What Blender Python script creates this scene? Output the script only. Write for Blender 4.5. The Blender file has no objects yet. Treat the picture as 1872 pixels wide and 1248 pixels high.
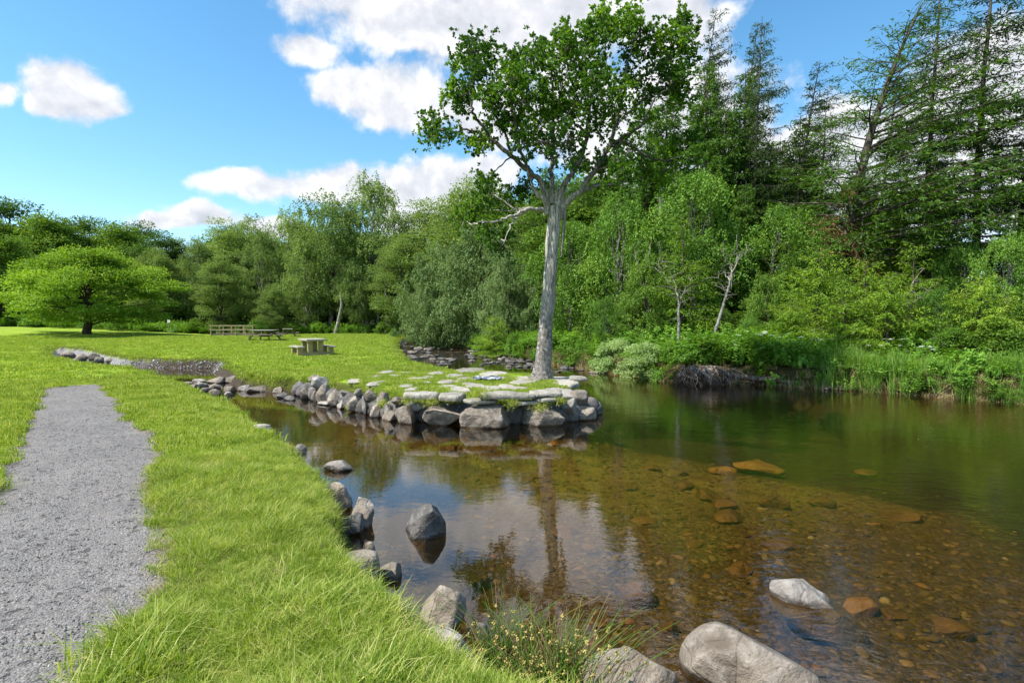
import bpy, bmesh, math, random
import numpy as np
from mathutils import Vector, Matrix
R = math.radians
SC = bpy.context.scene
COL = SC.collection

# ------------------------------------------------------------------ camera, sun, sky, exposure
CAMZ, PITCH, FPX = 1.6, R(2.04), 1040.0
cam_data = bpy.data.cameras.new("camera"); cam = bpy.data.objects.new("camera", cam_data); COL.objects.link(cam)
cam_data.sensor_width = 36.0; cam_data.lens = 20.0; cam_data.clip_start = 0.05; cam_data.clip_end = 2000
cam.location = (0, 0, CAMZ); cam.rotation_euler = (R(90) - PITCH, 0, 0); SC.camera = cam

SUN_EL, SUN_AZ = R(54), R(247)      # azimuth clockwise from +Y: the sun stands to the left and slightly behind the camera
sun_dir = Vector((math.sin(SUN_AZ) * math.cos(SUN_EL), math.cos(SUN_AZ) * math.cos(SUN_EL), math.sin(SUN_EL)))
sl = bpy.data.lights.new("sun", 'SUN'); sl.energy = 4.7; sl.angle = R(0.6); sl.color = (1.0, 0.955, 0.88)
so = bpy.data.objects.new("sun", sl); COL.objects.link(so)
so.rotation_euler = sun_dir.to_track_quat('Z', 'Y').to_euler(); so.location = (-40, -30, 60)
SC.view_settings.view_transform = 'Standard'; SC.view_settings.look = 'None'
SC.view_settings.exposure = 0.72; SC.view_settings.gamma = 1.0; SC.view_settings.use_curve_mapping = False
SC.cycles.use_denoising = True
SC.cycles.max_bounces = 8; SC.cycles.diffuse_bounces = 3; SC.cycles.glossy_bounces = 3
SC.cycles.transmission_bounces = 4; SC.cycles.transparent_max_bounces = 8
SC.cycles.caustics_reflective = False; SC.cycles.caustics_refractive = False

def ray(px, py):
    """direction in the world of a pixel of the 1872x1248 photograph (used only to survey the plan)"""
    x = (px - 936) / FPX; y = -(py - 624) / FPX
    c, s = math.cos(PITCH), math.sin(PITCH)
    return np.array([x, c + y * s, -s + y * c])
def P(px, py, z=0.0):
    d = ray(px, py); t = (z - CAMZ) / d[2]
    return np.array([d[0] * t, d[1] * t, z])
def AT(px, py, dist):
    d = ray(px, py); t = dist / d[1]
    return np.array([d[0] * t, d[1] * t, CAMZ + d[2] * t])

# ---- node helpers
class NT:
    def __init__(s, tree): s.t = tree; s.n = tree.nodes; s.l = tree.links
    def node(s, typ, **kw):
        nd = s.n.new(typ)
        for k, v in kw.items(): setattr(nd, k, v)
        return nd
    def put(s, sock, v):
        if isinstance(v, bpy.types.NodeSocket): s.l.new(v, sock)
        else: sock.default_value = v
    def math(s, op, a, b=0.0, c=None, clamp=False):
        nd = s.node('ShaderNodeMath', operation=op, use_clamp=clamp)
        s.put(nd.inputs[0], a); s.put(nd.inputs[1], b)
        if c is not None: s.put(nd.inputs[2], c)
        return nd.outputs[0]
    def vmath(s, op, a, b=(0, 0, 0)):
        nd = s.node('ShaderNodeVectorMath', operation=op); s.put(nd.inputs[0], a); s.put(nd.inputs[1], b)
        return nd.outputs['Value'] if op in ('DOT_PRODUCT', 'LENGTH', 'DISTANCE') else nd.outputs['Vector']
    def mix(s, f, a, b, mode='MIX'):
        nd = s.node('ShaderNodeMix', data_type='RGBA', blend_type=mode)
        s.put(nd.inputs[0], f)
        s.put(nd.inputs[6], a if isinstance(a, bpy.types.NodeSocket) else (*a, 1)); s.put(nd.inputs[7], b if isinstance(b, bpy.types.NodeSocket) else (*b, 1))
        return nd.outputs[2]
    def noise(s, vec, scale, detail=4, rough=0.55, dist=0.0):
        nd = s.node('ShaderNodeTexNoise'); s.put(nd.inputs['Vector'], vec)
        nd.inputs['Scale'].default_value = scale; nd.inputs['Detail'].default_value = detail
        nd.inputs['Roughness'].default_value = rough; nd.inputs['Distortion'].default_value = dist
        return nd.outputs[0]
    def smooth(s, v, a, b, lo=0.0, hi=1.0):
        nd = s.node('ShaderNodeMapRange', interpolation_type='SMOOTHSTEP'); s.put(nd.inputs[0], v)
        nd.inputs[1].default_value = a; nd.inputs[2].default_value = b; nd.inputs[3].default_value = lo; nd.inputs[4].default_value = hi
        return nd.outputs[0]
    def ramp(s, v, stops):
        nd = s.node('ShaderNodeValToRGB'); s.put(nd.inputs[0], v); e = nd.color_ramp.elements
        while len(e) < len(stops): e.new(0.5)
        for q, (p, c) in zip(e, stops): q.position = p; q.color = (*c, 1)
        return nd.outputs[0]

# ---- sky: Nishita daylight with cumulus clouds placed by compass direction
world = bpy.data.worlds.new("World"); SC.world = world; world.use_nodes = True
w = NT(world.node_tree); w.n.clear()
sky = w.node('ShaderNodeTexSky', sky_type='NISHITA'); sky.sun_disc = False
sky.sun_elevation = SUN_EL; sky.sun_rotation = SUN_AZ; sky.air_density = 1.0; sky.dust_density = 0.25; sky.ozone_density = 2.2
hs = w.node('ShaderNodeHueSaturation'); hs.inputs['Hue'].default_value = 0.488; hs.inputs['Saturation'].default_value = 1.22; hs.inputs['Value'].default_value = 1.45
w.l.new(sky.outputs[0], hs.inputs['Color'])
tc = w.node('ShaderNodeTexCoord'); D = tc.outputs['Generated']
warp = w.node('ShaderNodeTexNoise'); w.put(warp.inputs['Vector'], D); warp.inputs['Scale'].default_value = 9; warp.inputs['Detail'].default_value = 3
wv = w.vmath('SUBTRACT', warp.outputs['Color'], (0.5, 0.5, 0.5))
sc_ = w.node('ShaderNodeVectorMath', operation='SCALE'); w.put(sc_.inputs[0], wv); sc_.inputs['Scale'].default_value = 0.05
DW = w.vmath('ADD', D, sc_.outputs[0])
CLOUDS = [(138, 172, 82, 66), (188, 192, 50, 40), (-5, 165, 45, 28), (100, 195, 45, 30),
          (700, 40, 150, 60), (880, 45, 180, 90), (1030, 40, 230, 150), (1215, 30, 130, 90), (640, 165, 80, 45), (730, 180, 120, 60), (560, 95, 60, 30),
          (910, 205, 130, 60), (480, 335, 110, 32), (620, 345, 150, 45), (760, 350, 140, 60), (850, 320, 110, 50), (800, 400, 160, 60),
          (300, 402, 80, 20), (380, 395, 70, 28), (500, 405, 60, 20), (1150, 220, 250, 120), (1400, 320, 200, 100), (1650, 300, 300, 170),
          (1800, 150, 150, 130), (2000, 300, 250, 250), (1200, -190, 240, 110), (850, -150, 260, 120), (300, -330, 260, 120), (1800, -250, 300, 130)]
acc = None
for cx, cy, rx, ry in CLOUDS:
    c = Vector(ray(cx, cy)).normalized(); rt = c.cross(Vector((0, 0, 1))).normalized(); up = rt.cross(c).normalized()
    k = 1 / (FPX * (1 + ((cx - 936) / FPX) ** 2 * 0.6))
    a = w.math('MULTIPLY', w.vmath('DOT_PRODUCT', DW, tuple(rt)), 1 / (rx * k))
    b = w.math('MULTIPLY', w.vmath('DOT_PRODUCT', DW, tuple(up)), 1 / (ry * k))
    r2 = w.math('ADD', w.math('MULTIPLY', a, a), w.math('MULTIPLY', b, b))
    v = w.math('SUBTRACT', 1.0, w.math('SQRT', r2))
    v = w.math('MAXIMUM', v, -2.0)
    front = w.math('GREATER_THAN', w.vmath('DOT_PRODUCT', D, tuple(c)), 0.0)
    v = w.math('ADD', v, w.math('MULTIPLY', w.math('SUBTRACT', front, 1.0), 3.0))
    acc = v if acc is None else w.math('SMOOTH_MAX', acc, v, 0.25)
# clouds in the rest of the sky, behind and above the camera
back = w.math('SUBTRACT', w.noise(D, 2.2, 4, 0.5), 0.53)
sep = w.node('ShaderNodeSeparateXYZ'); w.put(sep.inputs[0], D)
behind = w.smooth(sep.outputs[1], 0.25, -0.1, 0.0, 1.0)
acc = w.math('MAXIMUM', acc, w.math('SUBTRACT', w.math('MULTIPLY', back, 4.0), w.math('MULTIPLY', w.math('SUBTRACT', 1.0, behind), 4.0)))
n1 = w.noise(DW, 11, 8, 0.58)
n2 = w.noise(D, 32, 6, 0.6)
dens = w.math('ADD', acc, w.math('MULTIPLY', w.math('SUBTRACT', n1, 0.5), 1.7))
dens = w.math('ADD', dens, w.math('MULTIPLY', w.math('SUBTRACT', n2, 0.5), 0.35))
mask = w.smooth(dens, -0.02, 0.42)
off = w.vmath('ADD', DW, (-0.012, 0.0, 0.02)); n1b = w.noise(off, 11, 6, 0.55)
lit = w.math('ADD', w.math('MULTIPLY', w.math('SUBTRACT', n1, n1b), 1.9), 0.84)
lit = w.math('SUBTRACT', lit, w.math('MULTIPLY', w.smooth(dens, 0.5, 1.4), 0.22))
ccol = w.ramp(lit, [(0.0, (0.44, 0.49, 0.58)), (0.45, (0.58, 0.61, 0.68)), (0.78, (0.79, 0.80, 0.84)), (1.0, (1.0, 1.0, 1.0))])
bgs = w.node('ShaderNodeBackground'); w.put(bgs.inputs[0], hs.outputs[0]); bgs.inputs[1].default_value = 0.10
bgc = w.node('ShaderNodeBackground'); w.put(bgc.inputs[0], ccol); bgc.inputs[1].default_value = 0.70
mx = w.node('ShaderNodeMixShader'); w.put(mx.inputs[0], w.math('MULTIPLY', mask, 0.96)); w.l.new(bgs.outputs[0], mx.inputs[1]); w.l.new(bgc.outputs[0], mx.inputs[2])
wo = w.node('ShaderNodeOutputWorld'); w.l.new(mx.outputs[0], wo.inputs[0])

# ------------------------------------------------------------------ helpers
def tag(o, label=None, cat=None, group=None, kind=None):
    if label: o['label'] = label
    if cat: o['category'] = cat
    if group: o['group'] = group
    if kind: o['kind'] = kind
    return o
def empty(name, loc=(0, 0, 0), rz=0.0):
    o = bpy.data.objects.new(name, None); o.empty_display_size = 0.2; COL.objects.link(o)
    o.location = loc; o.rotation_euler = (0, 0, rz); return o
def mesh_np(name, V, F, smooth=True, **attrs):
    """V (n,3); F list of int arrays (m,k)"""
    me = bpy.data.meshes.new(name); V = np.asarray(V, np.float32)
    me.vertices.add(len(V)); me.vertices.foreach_set('co', V.ravel())
    F = [np.asarray(f, np.int32) for f in F if len(f)]
    loops = np.concatenate([f.ravel() for f in F]); tot = np.concatenate([np.full(len(f), f.shape[1], np.int32) for f in F])
    st = np.concatenate([[0], np.cumsum(tot)[:-1]]).astype(np.int32)
    me.loops.add(len(loops)); me.loops.foreach_set('vertex_index', loops)
    me.polygons.add(len(tot)); me.polygons.foreach_set('loop_start', st); me.polygons.foreach_set('loop_total', tot)
    if smooth: me.polygons.foreach_set('use_smooth', np.ones(len(tot), bool))
    for k, a in attrs.items():
        at = me.attributes.new(k, 'FLOAT', 'POINT'); at.data.foreach_set('value', np.asarray(a, np.float32))
    me.update(calc_edges=True); return me
def link(name, me, mat, parent=None, loc=None, rot=None):
    o = bpy.data.objects.new(name, me); COL.objects.link(o)
    if mat is not None and (len(me.materials) == 0): me.materials.append(mat)
    if parent is not None: o.parent = parent
    if loc is not None: o.location = loc
    if rot is not None: o.rotation_euler = rot
    return o
def copy_tree(root, loc, rz=0.0, s=1.0, label=None, group=None, cat=None, tilt=None):
    r = root.copy(); COL.objects.link(r); r.location = loc; r.rotation_euler = (tilt[0] if tilt else 0, tilt[1] if tilt else 0, rz)
    r.scale = (s, s, s) if not isinstance(s, tuple) else s
    if label: r['label'] = label
    if group: r['group'] = group
    elif 'group' in r: del r['group']
    if cat: r['category'] = cat
    for ch in list(root.children):
        c = ch.copy(); COL.objects.link(c); c.parent = r
        for g in list(ch.children):
            d = g.copy(); COL.objects.link(d); d.parent = c
    return r

def _h(ix, iy, iz, seed):
    h = (ix * 374761393 + iy * 668265263 + iz * 2147483647 + seed * 1274126177) & 0xffffffff
    h = ((h ^ (h >> 13)) * 1274126177) & 0xffffffff
    return ((h ^ (h >> 16)) & 0xffffff) / float(0xffffff)
def vnoise(p, seed=0):
    p = np.asarray(p, np.float64); i = np.floor(p).astype(np.int64); f = p - i; u = f * f * (3 - 2 * f)
    r = 0
    for dx in (0, 1):
        for dy in (0, 1):
            for dz in (0, 1):
                wgt = (u[..., 0] if dx else 1 - u[..., 0]) * (u[..., 1] if dy else 1 - u[..., 1]) * (u[..., 2] if dz else 1 - u[..., 2])
                r = r + wgt * _h(i[..., 0] + dx, i[..., 1] + dy, i[..., 2] + dz, seed)
    return r * 2 - 1
def fbm(p, oct=4, seed=0, g=0.5):
    a, s, r = 1.0, 1.0, 0
    for k in range(oct): r = r + a * vnoise(p * s, seed + k * 17); a *= g; s *= 2.03
    return r
def fbm2(x, y, sc, oct=4, seed=0, g=0.5):
    return fbm(np.stack([x * sc, y * sc, np.zeros_like(x) + 0.37], -1), oct, seed, g)
def sstep(a, b, x):
    t = np.clip((x - a) / (b - a), 0, 1); return t * t * (3 - 2 * t)
def sdf(poly, x, y):
    """signed distance, positive inside"""
    poly = np.asarray(poly, float); shp = x.shape; x = x.ravel(); y = y.ravel()
    d2 = np.full(x.shape, 1e18); ins = np.zeros(x.shape, bool)
    for (x0, y0), (x1, y1) in zip(poly, np.roll(poly, -1, 0)):
        ex, ey = x1 - x0, y1 - y0; L = ex * ex + ey * ey + 1e-12
        t = np.clip(((x - x0) * ex + (y - y0) * ey) / L, 0, 1)
        d2 = np.minimum(d2, (x - x0 - t * ex) ** 2 + (y - y0 - t * ey) ** 2)
        if y0 != y1:
            c = (y0 > y) != (y1 > y); ins ^= c & (x < (x1 - x0) * (y - y0) / (y1 - y0) + x0)
    d = np.sqrt(d2); return np.where(ins, d, -d).reshape(shp)

# tubes: each (points (k,3), radii (k,))
def tubes(items, sides=8, wob=0.0, rng=None):
    V, F, n = [], [], 0
    for pts, rad in items:
        pts = np.asarray(pts, float); rad = np.asarray(rad, float); k = len(pts)
        T = np.gradient(pts, axis=0); T /= np.linalg.norm(T, axis=1)[:, None] + 1e-9
        ref = np.array([0, 0, 1.0]) if abs(T[0, 2]) < 0.8 else np.array([1.0, 0, 0])
        A = np.cross(T, ref); A /= np.linalg.norm(A, axis=1)[:, None] + 1e-9; B = np.cross(T, A)
        s = sides if rad.max() > 0.05 else max(4, sides // 2)
        th = np.linspace(0, 2 * math.pi, s, endpoint=False)
        rr = rad[:, None] * np.ones((1, s))
        if wob and rng is not None: rr = rr * (1 + wob * rng.uniform(-1, 1, (1, s)) + wob * 0.6 * rng.uniform(-1, 1, (k, s)))
        ring = pts[:, None, :] + rr[..., None] * (np.cos(th)[None, :, None] * A[:, None, :] + np.sin(th)[None, :, None] * B[:, None, :])
        V.append(ring.reshape(-1, 3))
        i = np.arange(k - 1)[:, None] * s + np.arange(s)[None, :]; j = np.arange(k - 1)[:, None] * s + (np.arange(s)[None, :] + 1) % s
        F.append((np.stack([i, j, j + s, i + s], -1).reshape(-1, 4)) + n); n += k * s
    return np.concatenate(V), np.concatenate(F)
def bez(p0, p1, p2, k):
    t = np.linspace(0, 1, k)[:, None]; p0, p1, p2 = map(np.asarray, (p0, p1, p2))
    return (1 - t) ** 2 * p0 + 2 * t * (1 - t) * p1 + t * t * p2
def resample(pts, k):
    pts = np.asarray(pts, float); d = np.concatenate([[0], np.cumsum(np.linalg.norm(np.diff(pts, axis=0), axis=1))]); t = np.linspace(0, d[-1], k)
    o = np.stack([np.interp(t, d, pts[:, i]) for i in range(pts.shape[1])], -1)
    for _ in range(2): o[1:-1] = 0.25 * o[:-2] + 0.5 * o[1:-1] + 0.25 * o[2:]
    return o
def unit(v): return v / (np.linalg.norm(v, axis=-1, keepdims=True) + 1e-9)
def leaves(base, axis, nrm, L, W, fold=0.25, bend=0.0):
    """kite leaves: base (n,3), axis unit (n,3) along the leaf, nrm (n,3)"""
    n = len(base); axis = unit(axis); side = unit(np.cross(axis, nrm)); nn = np.cross(side, axis)
    L = np.broadcast_to(np.asarray(L, float), (n,))[:, None]; W = np.broadcast_to(np.asarray(W, float), (n,))[:, None]
    tip = base + axis * L - nn * L * bend
    m = base + axis * L * 0.55
    a = m + side * W * 0.5 + nn * W * fold; b = m - side * W * 0.5 + nn * W * fold
    V = np.stack([base, a, tip, b], 1).reshape(-1, 3); F = (np.arange(n)[:, None] * 4 + np.arange(4)[None, :])
    return V, F

# ------------------------------------------------------------------ materials
def newmat(name):
    m = bpy.data.materials.new(name); m.use_nodes = True; t = NT(m.node_tree); t.n.clear()
    out = t.node('ShaderNodeOutputMaterial'); return m, t, out
def principled(t, out, col, rough=0.8, bump=None, bstr=0.5, bdist=0.02, spec=0.3):
    p = t.node('ShaderNodeBsdfPrincipled'); t.put(p.inputs['Base Color'], col if isinstance(col, bpy.types.NodeSocket) else (*col, 1))
    t.put(p.inputs['Roughness'], rough); p.inputs['Specular IOR Level'].default_value = spec
    if bump is not None:
        b = t.node('ShaderNodeBump'); b.inputs['Strength'].default_value = bstr; b.inputs['Distance'].default_value = bdist
        t.put(b.inputs['Height'], bump); t.l.new(b.outputs[0], p.inputs['Normal'])
    t.l.new(p.outputs[0], out.inputs[0]); return p
def leaf_mat(name, c_dark, c_mid, c_light, trans=0.35, gloss=0.05, tvar=1.0, tr_col=None, patch=0.0):
    m, t, out = newmat(name)
    at = t.node('ShaderNodeAttribute', attribute_name='tint'); oi = t.node('ShaderNodeObjectInfo')
    v = t.math('ADD', at.outputs['Fac'], t.math('MULTIPLY', t.math('SUBTRACT', oi.outputs['Random'], 0.5), 0.35 * tvar))
    if patch:
        geo = t.node('ShaderNodeNewGeometry'); v = t.math('ADD', v, t.math('MULTIPLY', t.math('SUBTRACT', t.noise(geo.outputs['Position'], 1.3, 4, 0.6), 0.5), patch)); v = t.math('ADD', v, t.math('MULTIPLY', t.math('SUBTRACT', t.noise(geo.outputs['Position'], 7.0, 3, 0.6), 0.5), patch * 1.1))
    col = t.ramp(v, [(0.0, c_dark), (0.5, c_mid), (1.0, c_light)])
    d = t.node('ShaderNodeBsdfDiffuse'); t.put(d.inputs[0], col)
    tr = t.node('ShaderNodeBsdfTranslucent'); t.put(tr.inputs[0], t.mix(1.0, col, tr_col or (1.35, 1.25, 0.45), 'MULTIPLY'))
    mx = t.node('ShaderNodeMixShader'); mx.inputs[0].default_value = trans; t.l.new(d.outputs[0], mx.inputs[1]); t.l.new(tr.outputs[0], mx.inputs[2])
    g = t.node('ShaderNodeBsdfGlossy'); g.inputs['Roughness'].default_value = 0.6; g.inputs[0].default_value = (.35, .4, .35, 1)
    m2 = t.node('ShaderNodeMixShader'); m2.inputs[0].default_value = gloss; t.l.new(mx.outputs[0], m2.inputs[1]); t.l.new(g.outputs[0], m2.inputs[2])
    t.l.new(m2.outputs[0], out.inputs[0]); return m
M = {}
M['oak_leaf'] = leaf_mat('oak_leaf', (.03, .085, .010), (.07, .165, .016), (.18, .33, .03), .5, .05)
M['birch_leaf'] = leaf_mat('birch_leaf', (.11, .17, .045), (.20, .30, .08), (.33, .44, .13), .42, .05)
M['willow_leaf'] = leaf_mat('willow_leaf', (.09, .15, .045), (.18, .27, .085), (.33, .42, .16), .38, .06, tr_col=(1.2, 1.15, .6))
M['dark_leaf'] = leaf_mat('dark_leaf', (.035, .08, .012), (.08, .16, .022), (.15, .26, .035), .38, .05)
M['mid_leaf'] = leaf_mat('mid_leaf', (.065, .14, .015), (.14, .25, .03), (.24, .38, .05), .35, .05)
M['maple_leaf'] = leaf_mat('maple_leaf', (.10, .19, .015), (.20, .34, .03), (.34, .50, .06), .4, .05)
M['bush_leaf'] = leaf_mat('bush_leaf', (.06, .14, .015), (.13, .26, .03), (.24, .40, .05), .35, .05)
M['pale_bush_leaf'] = leaf_mat('pale_bush_leaf', (.22, .33, .12), (.38, .52, .21), (.56, .68, .34), .4, .05)
M['needle_dark'] = leaf_mat('needle_dark', (.016, .036, .010), (.036, .072, .016), (.07, .12, .022), .25, .04)
M['needle_green'] = leaf_mat('needle_green', (.045, .10, .014), (.10, .20, .025), (.19, .32, .04), .3, .04)
M['needle_bright'] = leaf_mat('needle_bright', (.09, .18, .015), (.20, .34, .03), (.38, .52, .06), .4, .04)
M['grass_blade'] = leaf_mat('grass_blade', (.13, .22, .015), (.30, .41, .04), (.58, .58, .20), .45, .04, tvar=0.9, tr_col=(1.25, 1.2, .4), patch=1.0)
M['reed_blade'] = leaf_mat('reed_blade', (.09, .20, .025), (.19, .36, .045), (.38, .48, .12), .42, .06, patch=.5)
M['dry_grass'] = leaf_mat('dry_grass', (.20, .13, .05), (.33, .24, .10), (.45, .37, .18), .3, .04, tr_col=(1.1, 1.0, .7))
M['herb_leaf'] = leaf_mat('herb_leaf', (.07, .18, .02), (.17, .35, .035), (.32, .52, .07), .42, .05, patch=.9)
M['red_twig'] = leaf_mat('red_twig', (.10, .05, .02), (.20, .11, .05), (.30, .20, .09), .2, .02, tr_col=(1, .9, .7))

def bark(name, c1, c2, c3, scale=6.0, bump=0.6, vert=0.18, spots=None, thr=0.55):
    m, t, out = newmat(name); tc = t.node('ShaderNodeTexCoord'); mp = t.node('ShaderNodeMapping'); mp.inputs['Scale'].default_value = (1, 1, vert)
    t.l.new(tc.outputs['Object'], mp.inputs[0]); V = mp.outputs[0]
    n = t.noise(V, scale * 3, 6, 0.65, 0.4); n0 = t.noise(V, scale, 4, 0.6)
    c = t.mix(t.smooth(n, 0.35, 0.62), c1, c2); c = t.mix(t.smooth(n0, 0.5, 0.7), c, c3)
    if spots:
        ns = t.noise(tc.outputs['Object'], scale * 2.2, 5, 0.7); c = t.mix(t.smooth(ns, thr, thr + 0.05), c, spots)
    principled(t, out, c, 0.9, n, bump, 0.03, 0.15); return m
M['bark_grey'] = bark('bark_grey', (.05, .042, .036), (.20, .185, .17), (.36, .35, .33))
M['bark_dark'] = bark('bark_dark', (.02, .016, .012), (.07, .055, .045), (.12, .10, .085))
M['bark_birch'] = bark('bark_birch', (.08, .07, .06), (.30, .28, .25), (.42, .40, .36), 3.0, .3, 1.4)
M['bark_conifer'] = bark('bark_conifer', (.035, .026, .02), (.10, .08, .065), (.17, .15, .13))
M['dead_wood'] = bark('dead_wood', (.05, .035, .025), (.15, .11, .08), (.28, .24, .20))
M['bleached_wood'] = bark('bleached_wood', (.15, .125, .10), (.30, .265, .225), (.44, .40, .35))

def rock_mat(name, base, dark, light, lichen=(.42, .42, .38), algae=(.10, .075, .025), wetline=True, brown=0.0):
    m, t, out = newmat(name); geo = t.node('ShaderNodeNewGeometry'); tc = t.node('ShaderNodeTexCoord'); oi = t.node('ShaderNodeObjectInfo')
    off = t.node('ShaderNodeCombineXYZ'); t.put(off.inputs[0], t.math('MULTIPLY', oi.outputs['Random'], 37.0)); t.put(off.inputs[1], t.math('MULTIPLY', oi.outputs['Random'], 11.0))
    V = t.vmath('ADD', tc.outputs['Object'], off.outputs[0])
    n = t.noise(V, 2.6, 6, 0.65, 0.6); nf = t.noise(V, 26, 6, 0.7); nm = t.noise(V, 7, 5, 0.6, 0.3)
    c = t.mix(t.smooth(n, 0.3, 0.7), dark, base); c = t.mix(t.math('MULTIPLY', t.smooth(nm, 0.45, 0.75), .75), c, light)
    c = t.mix(t.math('MULTIPLY', t.smooth(nf, 0.60, 0.72), 0.7), c, lichen)
    c = t.mix(t.math('MULTIPLY', t.smooth(nf, 0.42, 0.30), 0.75), c, tuple(0.35 * q for q in dark))
    hv = t.math('MULTIPLY', t.math('ADD', t.math('MULTIPLY', t.math('SUBTRACT', oi.outputs['Random'], 0.5), 0.5), 1.0), 1.0)
    cc = t.node('ShaderNodeCombineColor'); 
    for i in range(3): t.put(cc.inputs[i], hv)
    c = t.mix(1.0, c, cc.outputs[0], 'MULTIPLY')
    rough = 0.85
    if wetline:
        sp = t.node('ShaderNodeSeparateXYZ'); t.l.new(geo.outputs['Position'], sp.inputs[0])
        z = t.math('ADD', sp.outputs[2], t.math('MULTIPLY', t.math('SUBTRACT', nm, 0.5), 0.05))
        wet = t.smooth(z, -0.455, -0.485); under = t.smooth(z, -0.495, -0.52)
        c = t.mix(wet, c, t.mix(1.0, c, (.32, .29, .26), 'MULTIPLY'))
        c = t.mix(under, c, t.mix(t.smooth(n, 0.35, 0.65), algae, tuple(1.9 * q for q in algae)))
        rough = t.math('SUBTRACT', 0.85, t.math('MULTIPLY', wet, 0.5))
    vo = t.node('ShaderNodeTexVoronoi', feature='DISTANCE_TO_EDGE'); t.put(vo.inputs['Vector'], t.vmath('ADD', V, t.vmath('MULTIPLY', (0.3, 0.3, 0.3), t.vmath('ADD', V, (0, 0, 0)))))
    vo.inputs['Scale'].default_value = 2.3
    crack = t.smooth(vo.outputs['Distance'], 0.0, 0.03)
    h = t.math('ADD', t.math('MULTIPLY', n, 1.2), t.math('ADD', t.math('MULTIPLY', nf, 0.35), t.math('MULTIPLY', nm, 0.8)))
    h = t.math('ADD', h, t.math('MULTIPLY', crack, 0.12))
    principled(t, out, c, rough, h, 0.9, 0.05, 0.35); return m
M['rock'] = rock_mat('rock', (.275, .23, .18), (.135, .108, .08), (.41, .36, .30))
M['rock_pale'] = rock_mat('rock_pale', (.36, .325, .285), (.23, .20, .17), (.47, .44, .40), lichen=(.52, .50, .45))
M['rock_dark'] = rock_mat('rock_dark', (.13, .118, .105), (.06, .055, .05), (.26, .245, .23))
M['rock_under'] = rock_mat('rock_under', (.15, .09, .03), (.07, .045, .018), (.22, .15, .05), lichen=(.26, .20, .08), algae=(.10, .062, .02))
M['rock_ochre'] = rock_mat('rock_ochre', (.26, .16, .045), (.14, .08, .025), (.36, .24, .07), lichen=(.38, .28, .10), algae=(.20, .125, .035))
M['slab'] = rock_mat('slab', (.38, .35, .295), (.23, .205, .165), (.50, .47, .41), lichen=(.53, .51, .45), wetline=False)

def wood_mat(name, c1, c2):
    m, t, out = newmat(name); tc = t.node('ShaderNodeTexCoord'); mp = t.node('ShaderNodeMapping'); mp.inputs['Scale'].default_value = (1.2, 14, 14)
    t.l.new(tc.outputs['Object'], mp.inputs[0]); n = t.noise(mp.outputs[0], 3, 5, 0.6); n2 = t.noise(tc.outputs['Object'], 2.5, 4)
    c = t.mix(t.smooth(n, 0.3, 0.7), c1, c2); c = t.mix(t.math('MULTIPLY', t.smooth(n2, 0.5, 0.75), 0.4), c, (.16, .17, .11))
    principled(t, out, c, 0.85, n, 0.4, 0.01, 0.2); return m
M['wood_old'] = wood_mat('wood_old', (.11, .085, .06), (.24, .195, .145))
M['wood_grey'] = wood_mat('wood_grey', (.26, .23, .18), (.42, .39, .32))
M['wood_new'] = wood_mat('wood_new', (.26, .19, .10), (.42, .33, .19))
M['wood_fence'] = wood_mat('wood_fence', (.20, .15, .09), (.34, .27, .17))
# ------------------------------------------------------------------ the plan
WATER_Z = -0.5
def PL(lst, z): return [tuple(P(x, y, z)[:2]) for x, y in lst]
near_bank = PL([(85, 645), (130, 655), (200, 665), (265, 673), (285, 684), (325, 690), (360, 710), (400, 724), (450, 750), (500, 783), (545, 820), (590, 865), (612, 905), (620, 955),
                (640, 1000), (690, 1045), (740, 1085), (765, 1130), (830, 1165), (900, 1200), (1000, 1228)], 0.0) + [(0.75, 2.15), (2.0, 2.2), (3.4, 2.1), (6, 1.5), (14, 1.0), (22, 2.0)]
far_bank = PL([(2500, 782), (2150, 760), (1872, 735), (1700, 722), (1550, 711), (1400, 703), (1240, 697), (1100, 678), (1050, 670), (980, 660), (900, 648), (850, 636), (815, 622), (800, 612)], -0.5)
river_left = PL([(748, 616), (730, 626)], -0.3) + PL([(722, 634), (738, 652), (752, 659), (800, 670), (832, 675)], 0.0)
pen_back = PL([(900, 680), (1000, 687)], -0.05) + [tuple(AT(1062, 700, 16.0)[:2]), tuple(AT(1085, 760, 14.6)[:2])]
wall_line = PL([(1087, 763), (1045, 776), (1010, 779), (890, 782), (800, 778), (740, 775), (680, 762), (600, 740), (555, 728)], -0.5)
inlet_right = PL([(545, 716), (515, 703), (450, 694), (436, 684), (413, 674), (406, 662), (330, 662), (250, 660), (205, 652), (150, 641), (95, 638)], -0.25)
WATER = near_bank + far_bank + river_left + pen_back + wall_line + inlet_right
PATH = PL([(190, 1248), (250, 1135), (302, 1080), (322, 1025), (308, 980), (290, 940), (288, 900), (294, 850), (302, 806), (258, 776), (236, 745), (207, 714), (188, 700), (140, 703), (118, 705), (72, 709), (62, 722), (48, 760), (28, 800), (0, 855), (-60, 930)], 0) + \
       [(-5.1, 3.6), (-4.6, 2.5), (-4.2, 1.2), (-4.0, -1.5), (-1.2, -1.5), (-1.5, 1.2)]
PEN = np.array(river_left[2:] + pen_back + wall_line)     # used for the stone end of the peninsula

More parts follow.
